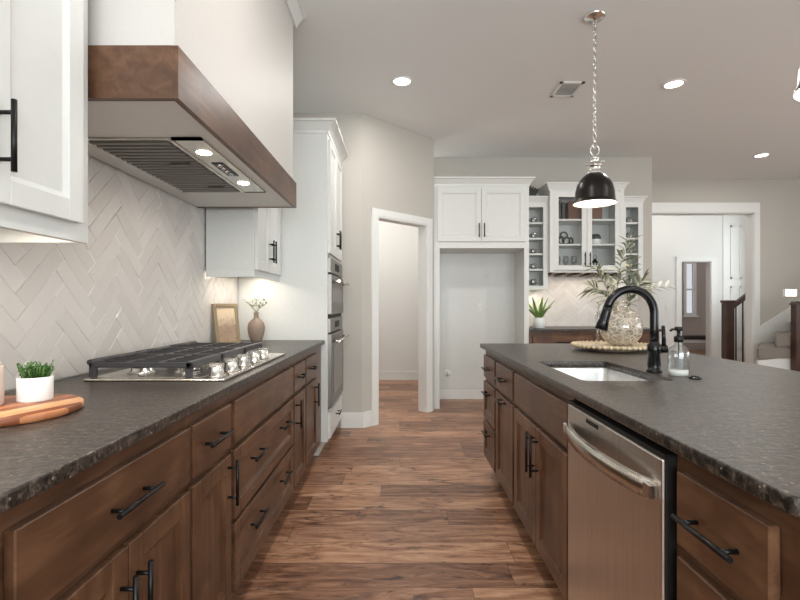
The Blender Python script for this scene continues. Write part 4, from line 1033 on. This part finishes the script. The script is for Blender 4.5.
for k in range(46):
    a = rng.uniform(0, 2*PI); r = 0.036*math.sqrt(rng.random()); h = 0.030+0.026*rng.random(); p = Vector((r*math.cos(a), r*math.sin(a), 0.066))
    q = p + Vector((0.45*r*math.cos(a), 0.45*r*math.sin(a), h)); tube(b, [p, q], 0.002, 5)
    for j in range(9):
        f = 0.25+0.75*j/8; dd = Vector((rng.uniform(-1, 1), rng.uniform(-1, 1), rng.uniform(0.1, 1.0))); leaf(b, p+(q-p)*f, dd, rng.uniform(0.010, 0.016), 0.007, 0.0, n=3)
obj('foliage', b, M['leaf'], t)
t = thing('stone_canister', 'pinkish stone canister on the round board at the left edge', 'canister', (-1.088, 1.228, ZBd))
obj('canister_body', lathe(bm_(), [(0, 0), (0.047, 0), (0.050, 0.003), (0.050, 0.100), (0.047, 0.104), (0, 0.104)], n=40), plain('pink_stone', (208, 192, 180), 0.6, bs=25), t)
obj('lid', lathe(bm_(), [(0, 0.104), (0.045, 0.104), (0.045, 0.110), (0.042, 0.114), (0, 0.114)], n=40), plain('pink_stone_lid', (214, 200, 190), 0.6, bs=25), t)

# framed picture leaning against the tile
def art_mat():
    m, nt, b = new_mat('faded_landscape_print'); v = coords(nt)
    sep = N(nt, 'ShaderNodeSeparateXYZ'); nt.links.new(v, sep.inputs[0])
    n1 = noise(nt, v, 14, 5, 0.6, 0.4)
    h = math_(nt, 'ADD', sep.outputs[2], math_(nt, 'MULTIPLY', n1, 0.10))
    base = ramp(nt, math_(nt, 'MULTIPLY', h, 3.2), [(0.20, (176, 152, 126)), (0.5, (168, 142, 122)), (0.66, (196, 174, 150)), (0.85, (214, 194, 166))])
    n2 = noise(nt, v, 42, 5, 0.7, 0.5); msk = math_(nt, 'MULTIPLY', math_(nt, 'GREATER_THAN', n2, 0.57), math_(nt, 'LESS_THAN', sep.outputs[2], 0.19))
    nt.links.new(mixc(nt, math_(nt, 'MULTIPLY', msk, 0.55), base, (118, 98, 84)), b.inputs['Base Color']); b.inputs['Roughness'].default_value = 0.6; return m
FA = Vector((-1.235, 3.20, 0)); FB = Vector((-1.150, 3.42, 0)); rz = math.atan2(FB.y-FA.y, FB.x-FA.x)
t = thing('picture_frame', 'small gilt-framed landscape picture leaning in the counter corner', 'picture', (FA.x, FA.y, ZT+0.0015), rz)
t.rotation_euler = (-0.13, 0, rz)
fw_, fh_, fb = (FB-FA).length, 0.288, 0.026
M['gilt'] = plain('worn_gilt_wood', (150, 132, 104), 0.45, 0.2, bs=50)
b = bm_()
for q in ((0, fb, 0, fh_), (fw_-fb, fw_, 0, fh_), (fb, fw_-fb, 0, fb), (fb, fw_-fb, fh_-fb, fh_)): box(b, q[0], q[1], -0.010, 0.012, q[2], q[3], 0.003)
obj('frame', b, M['gilt'], t); obj('print', box(bm_(), fb, fw_-fb, -0.001, 0.004, fb, fh_-fb), art_mat(), t)
t = thing('clay_vase', 'tan clay bottle vase beside the oven tower on the left counter', 'vase', (-1.085, 3.585, ZT))
obj('vase_body', lathe(bm_(), [(0, 0), (0.036, 0), (0.042, 0.01), (0.058, 0.06), (0.064, 0.105), (0.058, 0.14), (0.036, 0.165), (0.019, 0.178), (0.017, 0.205), (0.020, 0.222), (0.016, 0.222), (0.013, 0.205), (0.0, 0.19)], n=36), M['tanclay'], t)
t = thing('dried_sprig', 'small green and cream sprig in the tan clay vase', 'branches', (-1.085, 3.585, ZT))
for k in range(7):
    a = 2*PI*k/7; e = Vector((0.075*math.cos(a), 0.06*math.sin(a), 0.285+0.02*(k % 3))); pts = [(0, 0, 0.15), (0.002*math.cos(a), 0, 0.22), (e.x*0.5, e.y*0.5, 0.265), e]
    sb = obj('stem', tube(bm_(), pts, 0.0015, 5), M['olive'], t); b = bm_()
    for j in range(6):
        f = 0.45+0.55*j/5; p = Vector((e.x*f, e.y*f, 0.23+(e.z-0.23)*f)); leaf(b, p, (rng.uniform(-1, 1), rng.uniform(-1, 1), rng.uniform(-0.2, 1)), 0.034, 0.014)
    obj('foliage', b, M['paleleaf' if k % 2 else 'leaf'], sb)

# aloe on the bar
t = thing('potted_aloe', 'spiky green plant in a white pot on the far bar counter', 'plant', (1.655, 5.66, ZT))
obj('pot', lathe(bm_(), [(0, 0), (0.058, 0), (0.066, 0.006), (0.070, 0.12), (0.066, 0.124), (0.062, 0.12), (0.060, 0.105), (0, 0.105)], n=32), M['ceramic'], t)
rng = random.Random(4)
for k in range(15):
    a = 2*PI*k/15+rng.uniform(-0.2, 0.2); lean = 0.25+0.75*((k*7) % 15)/15
    b = bm_(); leaf(b, (0.02*math.cos(a), 0.02*math.sin(a), 0.105), (lean*math.cos(a), lean*math.sin(a), 1.0), rng.uniform(0.24, 0.38), 0.036, rng.uniform(0.0, 0.4), 0, n=8)
    o = obj('leaf', b, M['aloe'], t); md = o.modifiers.new('s', 'SOLIDIFY'); md.thickness = 0.006

# bar under-cabinet lighting belongs to the bar cabinets
for x, w in ((1.627, 0.2), (2.21, 0.7)):
    area('bar_under_cabinet_light', (x, 5.80, 1.36 if w < 0.5 else 1.535), (0, 0, 0), w, 0.03, 1.5 if w < 0.5 else 2.0, WARM)
